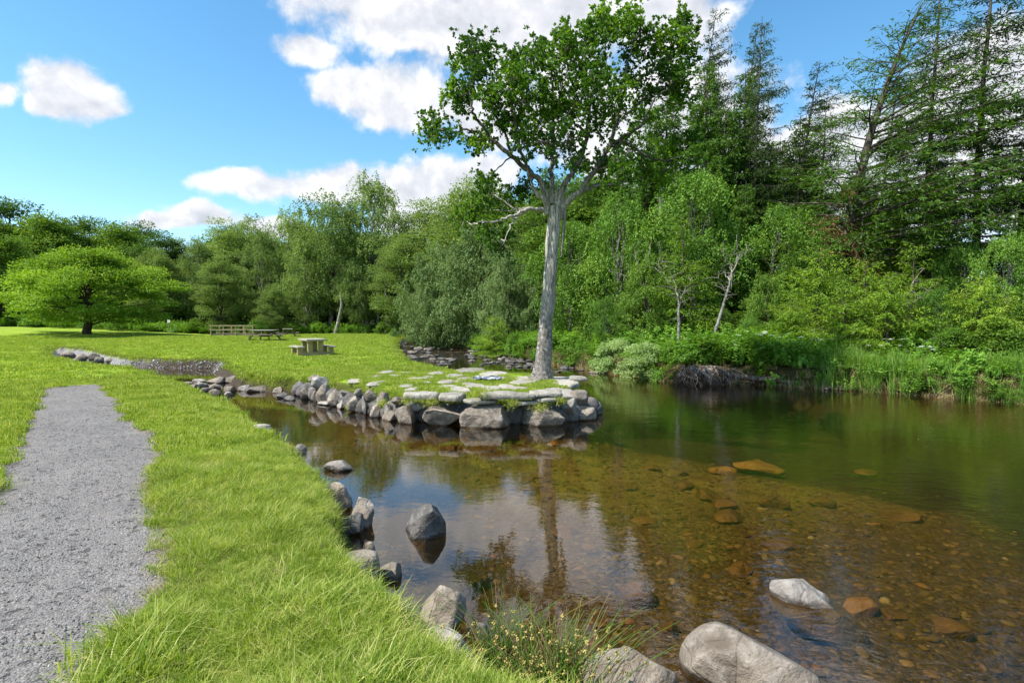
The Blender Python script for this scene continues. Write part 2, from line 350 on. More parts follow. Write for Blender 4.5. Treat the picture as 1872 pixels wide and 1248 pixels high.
def wall_dist(x, y):
    sh = x.shape; x = x.ravel(); y = y.ravel(); d2 = np.full(x.shape, 1e9); L = pen_back[-2:] + wall_line
    for (x0, y0), (x1, y1) in zip(L[:-1], L[1:]):
        ex, ey = x1 - x0, y1 - y0; t = np.clip(((x - x0) * ex + (y - y0) * ey) / (ex * ex + ey * ey), 0, 1); d2 = np.minimum(d2, (x - x0 - t * ex) ** 2 + (y - y0 - t * ey) ** 2)
    return np.sqrt(d2).reshape(sh)
def height(x, y):
    s = sdf(WATER, x, y); r = np.sqrt(x * x + y * y)
    s = s + 0.13 * (1 - farside(x, y)) + 0.62 * (1 - sstep(0.5, 1.9, wall_dist(x, y)))
    s = s + fbm2(x, y, 1.3, 3, 5) * 0.10 * sstep(2.5, 8, r) + fbm2(x, y, 4.0, 2, 9) * 0.03
    land = fbm2(x, y, 0.05, 3, 1) * 0.28 * sstep(18, 60, r) + fbm2(x, y, 0.6, 3, 2) * 0.035 + fbm2(x, y, 3.5, 2, 3) * 0.012
    # far right bank rises behind the reeds
    q = farside(x, y)
    land = land + q * (0.12 + 0.9 * sstep(0.3, 9, -s) + fbm2(x, y, 0.5, 2, 8) * .18)
    land = land + 20.0 * sstep(76, 260, y) * sstep(40, -60, x) + 3.0 * sstep(84, 300, np.sqrt(x*x+y*y))
    land = land + 0.9 * sstep(-30, -60, x) * sstep(25, 60, y) + 0.25 * np.exp(-((x + 14) / 14) ** 2 - ((y - 52) / 14) ** 2)
    land = land - 0.07 * sstep(-0.6, 0.0, s) * (1 - q)
    # stream bed
    bar0 = np.clip(1.12 * np.exp(-(((x - 1.7) / 5.0) ** 2 + ((y - 6.6) / 5.6) ** 2)) + .22 * fbm2(x, y, .4, 3, 93), 0, 1.05); bar0 = bar0 * (1 - .8 * np.exp(-((x + 1.2) / 1.25) ** 2 - ((y - 6.0) / 3.2) ** 2)); bar0 = np.maximum(bar0, .85 * np.exp(-((x + 4.2) / 2.2) ** 2 - ((y - 11.5) / 2.5) ** 2)); d = np.where(r > 30, 0.10, 1.0 - 0.68 * bar0 + .35 * sstep(11, 18, r)) ; d = np.where((r > 26) & (r <= 30), 0.10 + 0.2 * (30 - r) / 4, d)
    inl = sstep(-5.6, -7.5, x) * sstep(9, 12, y)
    d = d * (1 - inl) + 0.12 * inl; d = np.where((r > 26) & (inl < .5), np.minimum(d, .1 + .9 * np.clip((31 - r) / 5, 0, 1)), d)
    bar = np.exp(-(((x + 16.6) / 3.4) ** 4 + ((y - 27.3) / .9) ** 4))   # gravel bar in the inlet
    d = d - 0.20 * bar * inl
    bed = WATER_Z - d + fbm2(x, y, 0.8, 3, 11) * 0.05 + fbm2(x, y, 5, 3, 12) * 0.018
    bed = bed + 0.12 * fbm2(x, y, 1.1, 3, 14) * sstep(30, 34, r)
    t = sstep(-0.05, 0.34 + 0.35 * sstep(16, 24, r) * (1 - q), s); bank = land * (1 - t) + (WATER_Z - 0.10) * t
    t2 = sstep(0.3, 1.5, s); return bank * (1 - t2) + bed * t2, s
FARL = np.array(far_bank)
def farside(x, y):
    """1 on the far (right-hand) side of the river"""
    # line through the middle of the river
    mx = np.array([22, 16, 11, 7.0, 3.4, 1.0, -1.0, -3.5, -6.0, -8.8, -12]); my = np.array([6, 10, 13.0, 16.2, 20, 24, 29, 36.5, 44, 58, 90])
    xm = np.interp(y, my, mx); return sstep(0.0, 0.5, x - xm)
def hz(x, y): return float(height(np.array([x], float), np.array([y], float))[0][0])

# polar sheet: dense near the camera, coarse far away
rr = np.concatenate([[0.05, 0.4, 0.8, 1.2, 1.5], np.geomspace(1.8, 95, 600), np.geomspace(100, 900, 26)])
th = np.radians(np.concatenate([np.linspace(-180, -56, 40)[:-1], np.linspace(-56, 56, 560), np.linspace(56, 180, 40)[1:]]))
RR, TH = np.meshgrid(rr, th, indexing='ij'); GX, GY = RR * np.sin(TH), RR * np.cos(TH)
GZ, GS = height(GX, GY)
gp = sdf(PATH, GX, GY) + fbm2(GX, GY, 1.7, 4, 21) * 0.07 + fbm2(GX, GY, 12, 2, 22) * 0.035
GZ = GZ - 0.03 * sstep(-0.03, 0.12, gp) + 0.006 * fbm2(GX, GY, 9, 3, 23) * (gp > 0)
nr, nt = GX.shape; Vg = np.stack([GX, GY, GZ], -1).reshape(-1, 3)
i0 = (np.arange(nr - 1)[:, None] * nt + np.arange(nt - 1)[None, :]).ravel()
Q = np.stack([i0, i0 + 1, i0 + nt + 1, i0 + nt], -1)[:, ::-1]
sf, pf = GS.ravel()[Q].mean(1), gp.ravel()[Q].mean(1)
is_path = pf > 0; is_bed = (sf > 0.22) & ~is_path
hw = 1 - sstep(-0.35, -0.02, GS.ravel())
def sub(Fm):
    u, inv = np.unique(Fm.ravel(), return_inverse=True); return u, inv.reshape(Fm.shape)

# ground material
m, t, out = newmat('lawn'); geo = t.node('ShaderNodeNewGeometry'); Pn = geo.outputs['Position']
a = t.noise(Pn, 0.35, 5, 0.6); b = t.noise(Pn, 2.4, 5, 0.65); c3 = t.noise(Pn, 38, 4, 0.7)
c = t.mix(t.smooth(a, 0.35, 0.65), (.20, .32, .02), (.31, .40, .05)); c = t.mix(t.math('MULTIPLY', t.smooth(b, 0.52, 0.72), 0.6), c, (.38, .36, .10))
c = t.mix(t.math('MULTIPLY', t.smooth(b, 0.48, 0.30), 0.6), c, (.14, .26, .015))
c = t.mix(t.smooth(c3, 0.5, 0.25), c, t.mix(1.0, c, (.45, .5, .5), 'MULTIPLY'))
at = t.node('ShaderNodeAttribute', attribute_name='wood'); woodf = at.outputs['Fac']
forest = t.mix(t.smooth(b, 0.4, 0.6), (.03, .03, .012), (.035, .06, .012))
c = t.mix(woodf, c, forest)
at2 = t.node('ShaderNodeAttribute', attribute_name='soil')
c = t.mix(at2.outputs['Fac'], c, t.mix(t.smooth(c3, 0.4, 0.6), (.022, .014, .008), (.055, .038, .02)))
principled(t, out, c, 0.95, c3, 0.6, 0.05, 0.1); M['lawn'] = m
# gravel path material
m, t, out = newmat('gravel'); geo = t.node('ShaderNodeNewGeometry'); Pn = geo.outputs['Position']
vo = t.node('ShaderNodeTexVoronoi', feature='F1'); t.put(vo.inputs['Vector'], Pn); vo.inputs['Scale'].default_value = 75; vo.inputs['Randomness'].default_value = 1
vs = t.node('ShaderNodeSeparateColor'); t.l.new(vo.outputs['Color'], vs.inputs[0])
v2 = t.node('ShaderNodeTexVoronoi', feature='F1'); t.put(v2.inputs['Vector'], Pn); v2.inputs['Scale'].default_value = 140
n = t.noise(Pn, 1.1, 5, 0.6); n5 = t.noise(Pn, 14, 6, 0.75); nl = t.noise(Pn, 5.0, 4, 0.6)
c = t.ramp(vs.outputs[0], [(0.0, (.175, .160, .148)), (0.5, (.212, .197, .184)), (0.85, (.25, .233, .218)), (1.0, (.32, .30, .282))])
c = t.mix(t.math('MULTIPLY', t.smooth(n, 0.42, 0.68), 0.55), c, (.28, .262, .243)); c = t.mix(t.math('MULTIPLY', t.smooth(n5, 0.45, 0.3), 0.7), c, (.12, .115, .11))
c = t.mix(t.math('MULTIPLY', t.smooth(nl, 0.56, 0.72), 0.35), c, (.32, .26, .21))
c = t.mix(t.math('MULTIPLY', t.smooth(n, 0.42, 0.3), 0.45), c, (.16, .155, .155))
h = t.math('ADD', t.math('MULTIPLY', vo.outputs['Distance'], -1.0), t.math('ADD', t.math('MULTIPLY', n5, 2.2), t.math('MULTIPLY', v2.outputs['Distance'], -0.3)))
at3 = t.node('ShaderNodeAttribute', attribute_name='edge'); dirt = t.math('MULTIPLY', t.math('ADD', at3.outputs['Fac'], 0.0), t.smooth(nl, .35, .6)); c = t.mix(t.math('MULTIPLY', dirt, .8), c, (.20, .145, .095))
pits = t.noise(Pn, 17, 4, .65, .6); c = t.mix(t.math('MULTIPLY', t.smooth(pits, .41, .35), .75), c, (.06, .055, .05)); h = t.math('SUBTRACT', h, t.math('MULTIPLY', t.smooth(pits, .43, .34), 1.6))
principled(t, out, c, 0.95, h, 0.7, 0.018, 0.1); M['gravel'] = m
# stream bed material
m, t, out = newmat('river_bed'); geo = t.node('ShaderNodeNewGeometry'); Pn = geo.outputs['Position']
wn = t.node('ShaderNodeTexNoise'); t.put(wn.inputs['Vector'], Pn); wn.inputs['Scale'].default_value = 5
PW = t.vmath('ADD', Pn, t.vmath('MULTIPLY', wn.outputs['Color'], (.12, .12, .12)))
vo = t.node('ShaderNodeTexVoronoi', feature='F1'); t.put(vo.inputs['Vector'], PW); vo.inputs['Scale'].default_value = 26
vs = t.node('ShaderNodeSeparateColor'); t.l.new(vo.outputs['Color'], vs.inputs[0])
n = t.noise(Pn, 0.7, 5, 0.6); nf = t.noise(Pn, 30, 6, 0.75); nm = t.noise(Pn, 4, 5, 0.7)
c = t.ramp(vs.outputs[0], [(0.0, (.04, .027, .008)), (0.4, (.085, .060, .018)), (0.8, (.14, .105, .03)), (0.97, (.22, .17, .06)), (1.0, (.32, .26, .12))])
c = t.mix(t.math('MULTIPLY', t.smooth(nf, 0.42, 0.62), 0.55), c, (.16, .125, .04))
c = t.mix(t.math('MULTIPLY', t.smooth(nm, 0.5, 0.72), 0.5), c, (.085, .085, .018)); c = t.mix(t.math('MULTIPLY', t.smooth(n, 0.5, 0.32), 0.5), c, (.06, .035, .010))
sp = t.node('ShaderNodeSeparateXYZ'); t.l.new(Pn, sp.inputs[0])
c = t.mix(t.math('MULTIPLY', t.math('MULTIPLY', t.smooth(sp.outputs[1], 5.8, 8.5), t.smooth(nm, .3, .6)), .75), c, (.28, .235, .07))  # lighter olive beyond the near bed: sun-lit bottom painted into the colour
c = t.mix(t.math('MULTIPLY', t.smooth(sp.outputs[2], -0.76, -1.35), .93), c, (.018, .016, .006)); c = t.mix(t.math('MULTIPLY', t.smooth(sp.outputs[1], 15, 21), .9), c, (.022, .020, .015))  # depth darkening paints in light lost in the water; distant bed darker too
dry = t.smooth(sp.outputs[2], -0.55, -0.50); far = t.smooth(sp.outputs[1], 22, 30)
gravelc = t.ramp(vs.outputs[1], [(0.0, (.12, .115, .11)), (0.6, (.26, .25, .245)), (1.0, (.42, .41, .40))])
soilc = t.mix(t.smooth(nf, 0.4, 0.6), (.025, .017, .01), (.085, .058, .03))
c = t.mix(dry, c, t.mix(t.math('MULTIPLY', t.smooth(sp.outputs[1], 25.5, 26.2), t.smooth(sp.outputs[0], -8, -10)), soilc, gravelc))
at2 = t.node('ShaderNodeAttribute', attribute_name='soil'); c = t.mix(t.math('MULTIPLY', at2.outputs['Fac'], t.smooth(sp.outputs[1], 9, 12)), c, soilc)
h = t.math('ADD', t.math('MULTIPLY', vo.outputs['Distance'], -0.8), t.math('MULTIPLY', nf, 1.0))
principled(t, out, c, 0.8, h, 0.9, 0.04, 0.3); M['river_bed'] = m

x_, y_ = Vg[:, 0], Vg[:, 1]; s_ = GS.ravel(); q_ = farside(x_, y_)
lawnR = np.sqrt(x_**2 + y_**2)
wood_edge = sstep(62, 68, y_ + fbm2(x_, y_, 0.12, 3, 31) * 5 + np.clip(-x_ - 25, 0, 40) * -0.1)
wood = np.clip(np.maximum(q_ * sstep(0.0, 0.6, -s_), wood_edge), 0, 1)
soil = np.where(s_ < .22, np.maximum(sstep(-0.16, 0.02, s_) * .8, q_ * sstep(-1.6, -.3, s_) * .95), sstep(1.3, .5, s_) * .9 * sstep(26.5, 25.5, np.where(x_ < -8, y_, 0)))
edge = sstep(.22, .0, gp.ravel())
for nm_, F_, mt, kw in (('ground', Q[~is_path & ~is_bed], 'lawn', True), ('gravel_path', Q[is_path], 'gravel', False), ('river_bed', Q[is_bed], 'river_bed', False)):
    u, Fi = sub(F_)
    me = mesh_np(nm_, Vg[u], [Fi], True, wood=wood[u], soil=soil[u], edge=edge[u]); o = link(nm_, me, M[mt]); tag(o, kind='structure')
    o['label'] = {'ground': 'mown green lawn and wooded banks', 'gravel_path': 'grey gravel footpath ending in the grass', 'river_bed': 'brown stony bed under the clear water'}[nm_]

# water: a thin clear surface
m, t, out = newmat('water'); geo = t.node('ShaderNodeNewGeometry'); Pn = geo.outputs['Position']
mp = t.node('ShaderNodeMapping'); mp.inputs['Scale'].default_value = (1.0, 1.6, 1.0); mp.inputs['Rotation'].default_value = (0, 0, 0.5); t.l.new(Pn, mp.inputs[0]); V = mp.outputs[0]
sp = t.node('ShaderNodeSeparateXYZ'); t.l.new(Pn, sp.inputs[0])
n1 = t.noise(V, 2.2, 3, 0.5, 0.3); n2 = t.noise(V, 9.0, 3, 0.55, 0.5); n3 = t.noise(V, 5.0, 4, 0.6, 1.5)
calm = t.smooth(t.math('SUBTRACT', sp.outputs[0], t.math('MULTIPLY', sp.outputs[1], 0.18)), -0.9, 1.6)   # still by the near bank, rippled to the right
rap = t.smooth(sp.outputs[1], 26, 36)
patch = t.smooth(t.noise(Pn, 0.35, 2, 0.5), 0.35, 0.65)
hgt = t.math('ADD', t.math('MULTIPLY', n1, 0.5), t.math('MULTIPLY', n2, 0.22))
amp = t.math('ADD', t.math('ADD', 0.10, t.math('MULTIPLY', calm, t.math('ADD', 0.35, t.math('MULTIPLY', patch, 0.5)))), t.math('MULTIPLY', rap, 5.0))
hgt = t.math('MULTIPLY', t.math('ADD', hgt, t.math('MULTIPLY', t.math('MULTIPLY', n3, rap), 1.2)), amp)
bp = t.node('ShaderNodeBump'); bp.inputs['Strength'].default_value = 1.0; bp.inputs['Distance'].default_value = 0.022; t.put(bp.inputs['Height'], hgt)
fr = t.node('ShaderNodeFresnel'); bf = geo.outputs['Backfacing']; t.put(fr.inputs['IOR'], t.math('ADD', t.math('MULTIPLY', t.math('SUBTRACT', 1.0, bf), 1.75), t.math('MULTIPLY', bf, 1 / 1.75))); t.l.new(bp.outputs[0], fr.inputs['Normal'])
tr = t.node('ShaderNodeBsdfTransparent'); tr.inputs[0].default_value = (.72, .585, .36, 1)
gl = t.node('ShaderNodeBsdfGlossy'); gl.inputs['Roughness'].default_value = 0.015; gl.inputs[0].default_value = (1, 1, 1, 1); t.l.new(bp.outputs[0], gl.inputs['Normal'])
mx = t.node('ShaderNodeMixShader'); t.put(mx.inputs[0], fr.outputs[0]); t.l.new(tr.outputs[0], mx.inputs[1]); t.l.new(gl.outputs[0], mx.inputs[2])
foam = t.smooth(t.math('ADD', t.noise(V, 6, 5, 0.7, 2.0), t.math('MULTIPLY', t.noise(Pn, 0.5, 2), 0.5)), 0.92, 1.0)
fo = t.node('ShaderNodeBsdfDiffuse'); fo.inputs[0].default_value = (.75, .78, .80, 1)
m3 = t.node('ShaderNodeMixShader'); t.put(m3.inputs[0], t.math('MULTIPLY', foam, t.math('MULTIPLY', rap, 0.8))); t.l.new(mx.outputs[0], m3.inputs[1]); t.l.new(fo.outputs[0], m3.inputs[2])
t.l.new(m3.outputs[0], out.inputs[0]); M['water'] = m
gx = np.linspace(-34, 24, 59); gy = np.linspace(1.0, 74, 74); GX2, GY2 = np.meshgrid(gx, gy)
Vw = np.stack([GX2, GY2, np.full_like(GX2, WATER_Z)], -1).reshape(-1, 3); i = (np.arange(73)[:, None] * 59 + np.arange(58)[None, :]).ravel()
o = link('river_water', mesh_np('river_water', Vw, [np.stack([i, i + 1, i + 60, i + 59], -1)], True), M['water']); tag(o, 'clear shallow river water reflecting trees and sky', kind='structure')

# ------------------------------------------------------------------ scattering of uncountable stuff through one geometry-node object each
def scatter(name, pts, scl, rot, protos, label, cat, kind='stuff', parent=None, idx=None):
    n = len(pts); me = bpy.data.meshes.new(name); me.vertices.add(n); me.vertices.foreach_set('co', np.asarray(pts, np.float32).ravel())
    a = me.attributes.new('scl', 'FLOAT_VECTOR', 'POINT'); s = np.asarray(scl, np.float32); s = np.repeat(s[:, None], 3, 1) if s.ndim == 1 else s; a.data.foreach_set('vector', s.ravel())
    a = me.attributes.new('rot', 'FLOAT_VECTOR', 'POINT'); a.data.foreach_set('vector', np.asarray(rot, np.float32).ravel())
    a = me.attributes.new('pick', 'INT', 'POINT'); a.data.foreach_set('value', (np.arange(n) * 7919 % len(protos) if idx is None else idx).astype(np.int32))
    o = bpy.data.objects.new(name, me); COL.objects.link(o)
    g = bpy.data.node_groups.new(name + '_nodes', 'GeometryNodeTree')
    g.interface.new_socket('Geometry', in_out='INPUT', socket_type='NodeSocketGeometry'); g.interface.new_socket('Geometry', in_out='OUTPUT', socket_type='NodeSocketGeometry')
    N = g.nodes; gi = N.new('NodeGroupInput'); go = N.new('NodeGroupOutput'); ip = N.new('GeometryNodeInstanceOnPoints'); j = N.new('GeometryNodeGeometryToInstance')
    for pr in reversed(protos):
        oi = N.new('GeometryNodeObjectInfo'); oi.inputs[0].default_value = pr; g.links.new(oi.outputs['Geometry'], j.inputs[0])
    def attr(nm, ty):
        q = N.new('GeometryNodeInputNamedAttribute'); q.data_type = ty; q.inputs[0].default_value = nm; return [s for s in q.outputs if s.enabled][0]
    g.links.new(gi.outputs[0], ip.inputs['Points']); g.links.new(j.outputs[0], ip.inputs['Instance']); ip.inputs['Pick Instance'].default_value = True
    g.links.new(attr('pick', 'INT'), ip.inputs['Instance Index']); g.links.new(attr('scl', 'FLOAT_VECTOR'), ip.inputs['Scale'])
    er = N.new('FunctionNodeEulerToRotation'); g.links.new(attr('rot', 'FLOAT_VECTOR'), er.inputs[0]); g.links.new(er.outputs[0], ip.inputs['Rotation'])
    g.links.new(ip.outputs[0], go.inputs[0])
    md = o.modifiers.new('scatter', 'NODES'); md.node_group = g
    tag(o, label, cat, kind=kind); return o
def proto(name, me, mat):
    me.materials.append(mat); return bpy.data.objects.new(name, me)   # not linked: only its mesh is used

rng = np.random.default_rng(7)
def tuft(n, rad, hlo, hhi, wid, lean=0.35, seg=3, dry=0.12, seed=0):
    g = np.random.default_rng(seed); a = g.uniform(0, 2 * math.pi, n); r = rad * np.sqrt(g.uniform(0, 1, n))
    base = np.stack([r * np.cos(a), r * np.sin(a), np.full(n, -0.012)], -1); H = g.uniform(hlo, hhi, n)
    la = g.uniform(0, 2 * math.pi, n); ln = np.abs(g.normal(0, lean, n)) + 0.1; ldir = np.stack([np.cos(la), np.sin(la), 0 * la], -1)
    sd = np.stack([-np.sin(la + g.normal(0, .6, n)), np.cos(la), 0 * la], -1)
    V, tint = [], []; tb = np.clip(g.normal(0.42, 0.2, n), 0, .85); tb = np.where(g.uniform(0, 1, n) < dry, 1.0, tb)
    for k in range(seg + 1):
        f = k / seg; c = base + np.array([0, 0, 1.0]) * (H * (f - 0.25 * ln * f * f))[:, None] + ldir * (H * ln * f ** 1.8)[:, None]
        wk = wid * (1 - f ** 1.5) * 0.5 + 0.0003; V += [c - sd * wk, c + sd * wk]; tint += [tb - 0.10 + 0.14 * f] * 2
    V = np.stack(V, 1); K = 2 * (seg + 1); F = []
    for k in range(seg): F.append(np.arange(n)[:, None] * K + np.array([2 * k, 2 * k + 1, 2 * k + 3, 2 * k + 2])[None, :])
    return mesh_np('tuft', V.reshape(-1, 3), [np.concatenate(F)], True, tint=np.stack(tint, 1).ravel())

def scatter_pts(n, r0, r1, half, fn, g, power=2.0):
    """random points in a fan of the plan, kept where fn says so"""
    r = (g.uniform(r0 ** power, r1 ** power, n)) ** (1 / power); a = np.radians(g.uniform(-half, half, n))
    x, y = r * np.sin(a), r * np.cos(a); z, s = height(x, y); p = sdf(PATH, x, y) + fbm2(x, y, 1.7, 4, 21) * 0.07 + fbm2(x, y, 12, 2, 22) * 0.035; k = fn(x, y, z, s, p)
    return np.stack([x, y, z], -1)[k], s[k], p[k]
# places where flat stones lie in the grass are kept clear
def lawnfn(lo, hi=0.03):
    return lambda x, y, z, s, p: (s < hi) & (p < -0.015) & (farside(x, y) < 0.5) & (y < 64 + 0 * x) & (r_in(x, y, lo)) & clear(x, y)
def r_in(x, y, lo): return np.ones_like(x, bool)
SLABS = []    # (x, y, r) filled before the grass is scattered
def clear(x, y):
    k = np.ones_like(x, bool)
    for sx, sy, ra, rb in SLABS: k &= (((x - sx) / ra) ** 2 + ((y - sy) / rb) ** 2) > 1
    return k
# ------------------------------------------------------------------ rocks
ICO = {}
def ico(sub):
    if sub not in ICO:
        bm = bmesh.new(); bmesh.ops.create_icosphere(bm, subdivisions=sub, radius=1.0)
        ICO[sub] = (np.array([v.co[:] for v in bm.verts]), np.array([[v.index for v in f.verts] for f in bm.faces])); bm.free()
    V, F = ICO[sub]; return V.copy(), F
def rock_mesh(seed, size, sub=4, cuts=11, lo=0.62, hi=0.93, rough=0.05, flat=None, block=0.0):
    g = np.random.default_rng(seed); V, F = ico(sub); D0 = V.copy()
    if block: V = np.sign(V) * np.abs(V) ** (1 - block); V /= np.abs(V).max()
    N = unit(g.normal(0, 1, (cuts, 3)))
    if flat is not None: N = np.concatenate([N, [[0.06, 0.04, 1.0]]]);
    for k, n in enumerate(N):
        n = n / np.linalg.norm(n); d = flat if (flat is not None and k == len(N) - 1) else g.uniform(lo, hi)
        e = np.maximum(0, V @ n - d); V = V - e[:, None] * n * 0.97
    V = V * np.asarray(size)
    s = max(size); V = V + D0 * (fbm(V * (1.6 / s) + seed * 3.1, 4, seed) * rough * s * 0.6 + fbm(V * (7 / s) + seed, 3, seed + 5) * rough * 0.22 * s)[:, None]
    return mesh_np('rock', V, [F], True)
def rock_at(name, c, size, seed, mat, label, cat='rock', group=None, rz=0.0, tilt=(0, 0), sub=4, **kw):
    me = rock_mesh(seed, size, sub, **kw); o = link(name, me, mat, None, tuple(c), (tilt[0], tilt[1], rz)); tag(o, label, cat, group); return o
def rockpx(x0, x1, yt, yb, z0, ratio, seed, mat, label, name='boulder', cat='rock', group=None, bury=0.3, rz=0.0, push=0.0, **kw):
    p = P((x0 + x1) / 2, yb, z0); d = p[1] + push; W = (x1 - x0) / FPX * d; dep = W * ratio; dc = d + dep * 0.42
    top = AT((x0 + x1) / 2, yt, dc + dep * 0.18)[2]; h = max(0.03, top - z0); bot = z0 - bury * max(h, 0.1)
    if z0 == -.5 and d < 12: bot = min(bot, hz(p[0], d + dep * .4) - .05)
    if z0 == -.5 and d < 12: kw.setdefault('block', .32)
    c = (AT((x0 + x1) / 2, 600, dc)[0], dc, (top + bot) / 2)
    return rock_at(name, c, (W / 2 * 1.06, dep / 2 * 1.06, (top - bot) / 2 * 1.12), seed, mat, label, cat, group, rz, **kw)

# foreground and bank rocks
rockpx(733, 818, 919, 984, -0.499, .85, 3, M['rock_dark'], 'dark cracked boulder standing alone in the still sky-reflecting water', bury=1.5, sub=5, cuts=12, lo=.66, hi=.9, rough=.07, block=.3)
rockpx(590, 647, 841, 861, -0.499, .5, 12, M['rock_pale'], 'flat pale rock lying in the water off the grass bank, farthest along it', bury=.5)
rockpx(585, 643, 884, 934, -0.5, .8, 21, M['rock'], 'rounded grey boulder at the top of the bank pile beside the pool', bury=.6)
rockpx(632, 684, 910, 966, -0.5, .8, 25, M['rock'], 'brown grey boulder jutting farthest into the water from the bank pile', bury=.6)
rockpx(612, 662, 937, 978, -0.5, .7, 28, M['rock_dark'], 'dark square-edged stone at the foot of the bank pile', bury=.6, block=.4)
rockpx(612, 690, 985, 1045, -0.33, .9, 31, M['rock'], 'long flat grey slab rock sunk in the grassy bank', bury=1.2, flat=.5, rz=-.5)
rockpx(668, 742, 1028, 1062, -0.5, .6, 35, M['rock'], 'low grey rock with weeds at the bank edge above the nettle', bury=1.0, rz=-.3)
rockpx(660, 682, 990, 1008, -0.45, .7, 36, M['rock'], 'small brown stone tucked by the fern on the bank', bury=.6)
rockpx(756, 849, 1063, 1152, -0.5, 1.0, 47, M['rock'], 'large brown grey boulder behind the nettle at the water edge', bury=.5, sub=5, cuts=13, rz=.4)
rockpx(770, 862, 1135, 1180, -0.42, .5, 44, M['rock_pale'], 'pale flat slab half under the grass below the large bank boulder', bury=1, flat=.5, rz=-.5)
rockpx(862, 894, 1142, 1168, -0.5, .7, 46, M['rock_dark'], 'small dark rock ringed by ripples beside the rushes', bury=.6)
rock_at('boulder', (1.42, 3.30, -.52), (.42, .26, .30), 57, M['rock'], 'big smooth pale boulder at the bottom edge of the pool', sub=5, cuts=10, lo=.66, rough=.04, rz=-.42, tilt=(-.1, .20))
rock_at('boulder', (.68, 3.25, -.52), (.29, .2, .24), 56, M['rock'], 'pale grey rock behind the rushes at the near edge of the pool', sub=5, cuts=13, lo=.55, rough=.06, rz=.1, tilt=(0, .06))
rock_at('boulder', (2.36, 4.22, -.62), (.42, .20, .22), 63, M['rock_pale'], 'pointed white-topped rock rising out of the amber water', sub=5, cuts=13, lo=.52, rz=-.35, tilt=(0, .52))
rockpx(455, 492, 768, 786, -0.08, .6, 65, M['rock_pale'], 'flat pale stone in the grass edge beside the inlet', bury=1, flat=.5)
rockpx(536, 558, 812, 824, -0.2, .6, 66, M['rock_pale'], 'small pale stone showing at the grass edge below the inlet', bury=1)
# submerged rocks: (x0,x1,ytop,ybase,label)
SUB = [(1338, 1438, 838, 865, 'largest orange flat rock under the water'), (1300, 1352, 851, 867, 'orange stone touching the largest orange flat rock, on its left'),
       (1210, 1272, 873, 897, 'brown angular stone under water, left of the brown stone group'), (1272, 1322, 893, 919, 'highest of the three brown stones stacked in a line under water'),
       (1302, 1360, 911, 932, 'middle one of the three brown stones in a line under water'), (1305, 1376, 930, 958, 'nearest and largest of the three brown stones in a line under water'),
       (1395, 1455, 900, 932, 'brown sunken rock right of the three brown stones'), (1478, 1538, 905, 928, 'dark brown sunken rock farthest right of the mid-pool rocks'),
       (1114, 1145, 797, 810, 'small orange stone under water in front of the wall corner'), (1178, 1216, 849, 862, 'flat brown stone under water below the small orange one'),
       (1234, 1262, 858, 871, 'small olive stone under water left of the orange rocks'), (1265, 1320, 866, 880, 'long low olive stone under water before the orange rocks'),
       (1136, 1203, 1050, 1100, 'dark reddish block just under the surface in the near pool'), (1452, 1580, 1105, 1172, 'dark sunken rock mass below the pointed white rock'),
       (1552, 1620, 1088, 1130, 'yellow-brown flat rock under water right of the pointed rock'), (1615, 1672, 1108, 1136, 'dull brown flat rock under water, rightmost near the pointed rock'),
       (1335, 1390, 1025, 1055, 'reddish rock under the broken sky reflections'), (1210, 1245, 1130, 1165, 'brown wedge of stone on the bed behind the pale near rocks'),
       (945, 985, 868, 882, 'flat red-brown stone on the bed left of the trunk reflection'), (955, 990, 886, 906, 'reddish stone on the bed touching the trunk reflection'),
       (1010, 1068, 958, 985, 'orange-brown stone on the bed right of the trunk reflection'), (1140, 1170, 880, 898, 'small round brown stone on the bed in the mid pool'),
       (1062, 1098, 993, 1015, 'rounded ochre stone on the bed near the trunk reflection'), (1000, 1025, 806, 815, 'little orange stone under water at the wall foot'),
       (815, 832, 800, 808, 'little orange stone under water off the wall boulders'), (810, 840, 812, 826, 'brown stone under water below the little orange one by the wall'),
       (1400, 1470, 985, 1010, 'long brown sunken stone in the right of the pool'), (1560, 1610, 855, 866, 'olive flat stone under water toward the far bank'),
       (1690, 1790, 1130, 1170, 'dark flat sunken rock at the lower right'), (1250, 1300, 985, 1003, 'flat ochre stone on the bed under the three brown stones'),
       (1150, 1205, 940, 958, 'flat brown stone on the bed in the open middle of the pool'), (1620, 1700, 930, 955, 'dark olive rock under the tree reflections at right')]
for k, (a, b, yt, yb, lab) in enumerate(SUB):
    zb = -0.85
    for _ in range(6): p = P((a + b) / 2, yb, zb); zb = .5 * zb + .5 * hz(p[0], p[1])
    if k == 12: zb = -0.75
    rockpx(a, b, yt, yb, zb, .75, 100 + k * 7, M['rock_ochre'] if k in (0, 1, 8, 14, 23, 24) else M['rock_under'], lab, name='submerged_rock', cat='rock', bury=.5, rz=(k * 37 % 100) / 60 - .8, sub=4, cuts=13, lo=.5, rough=.06)

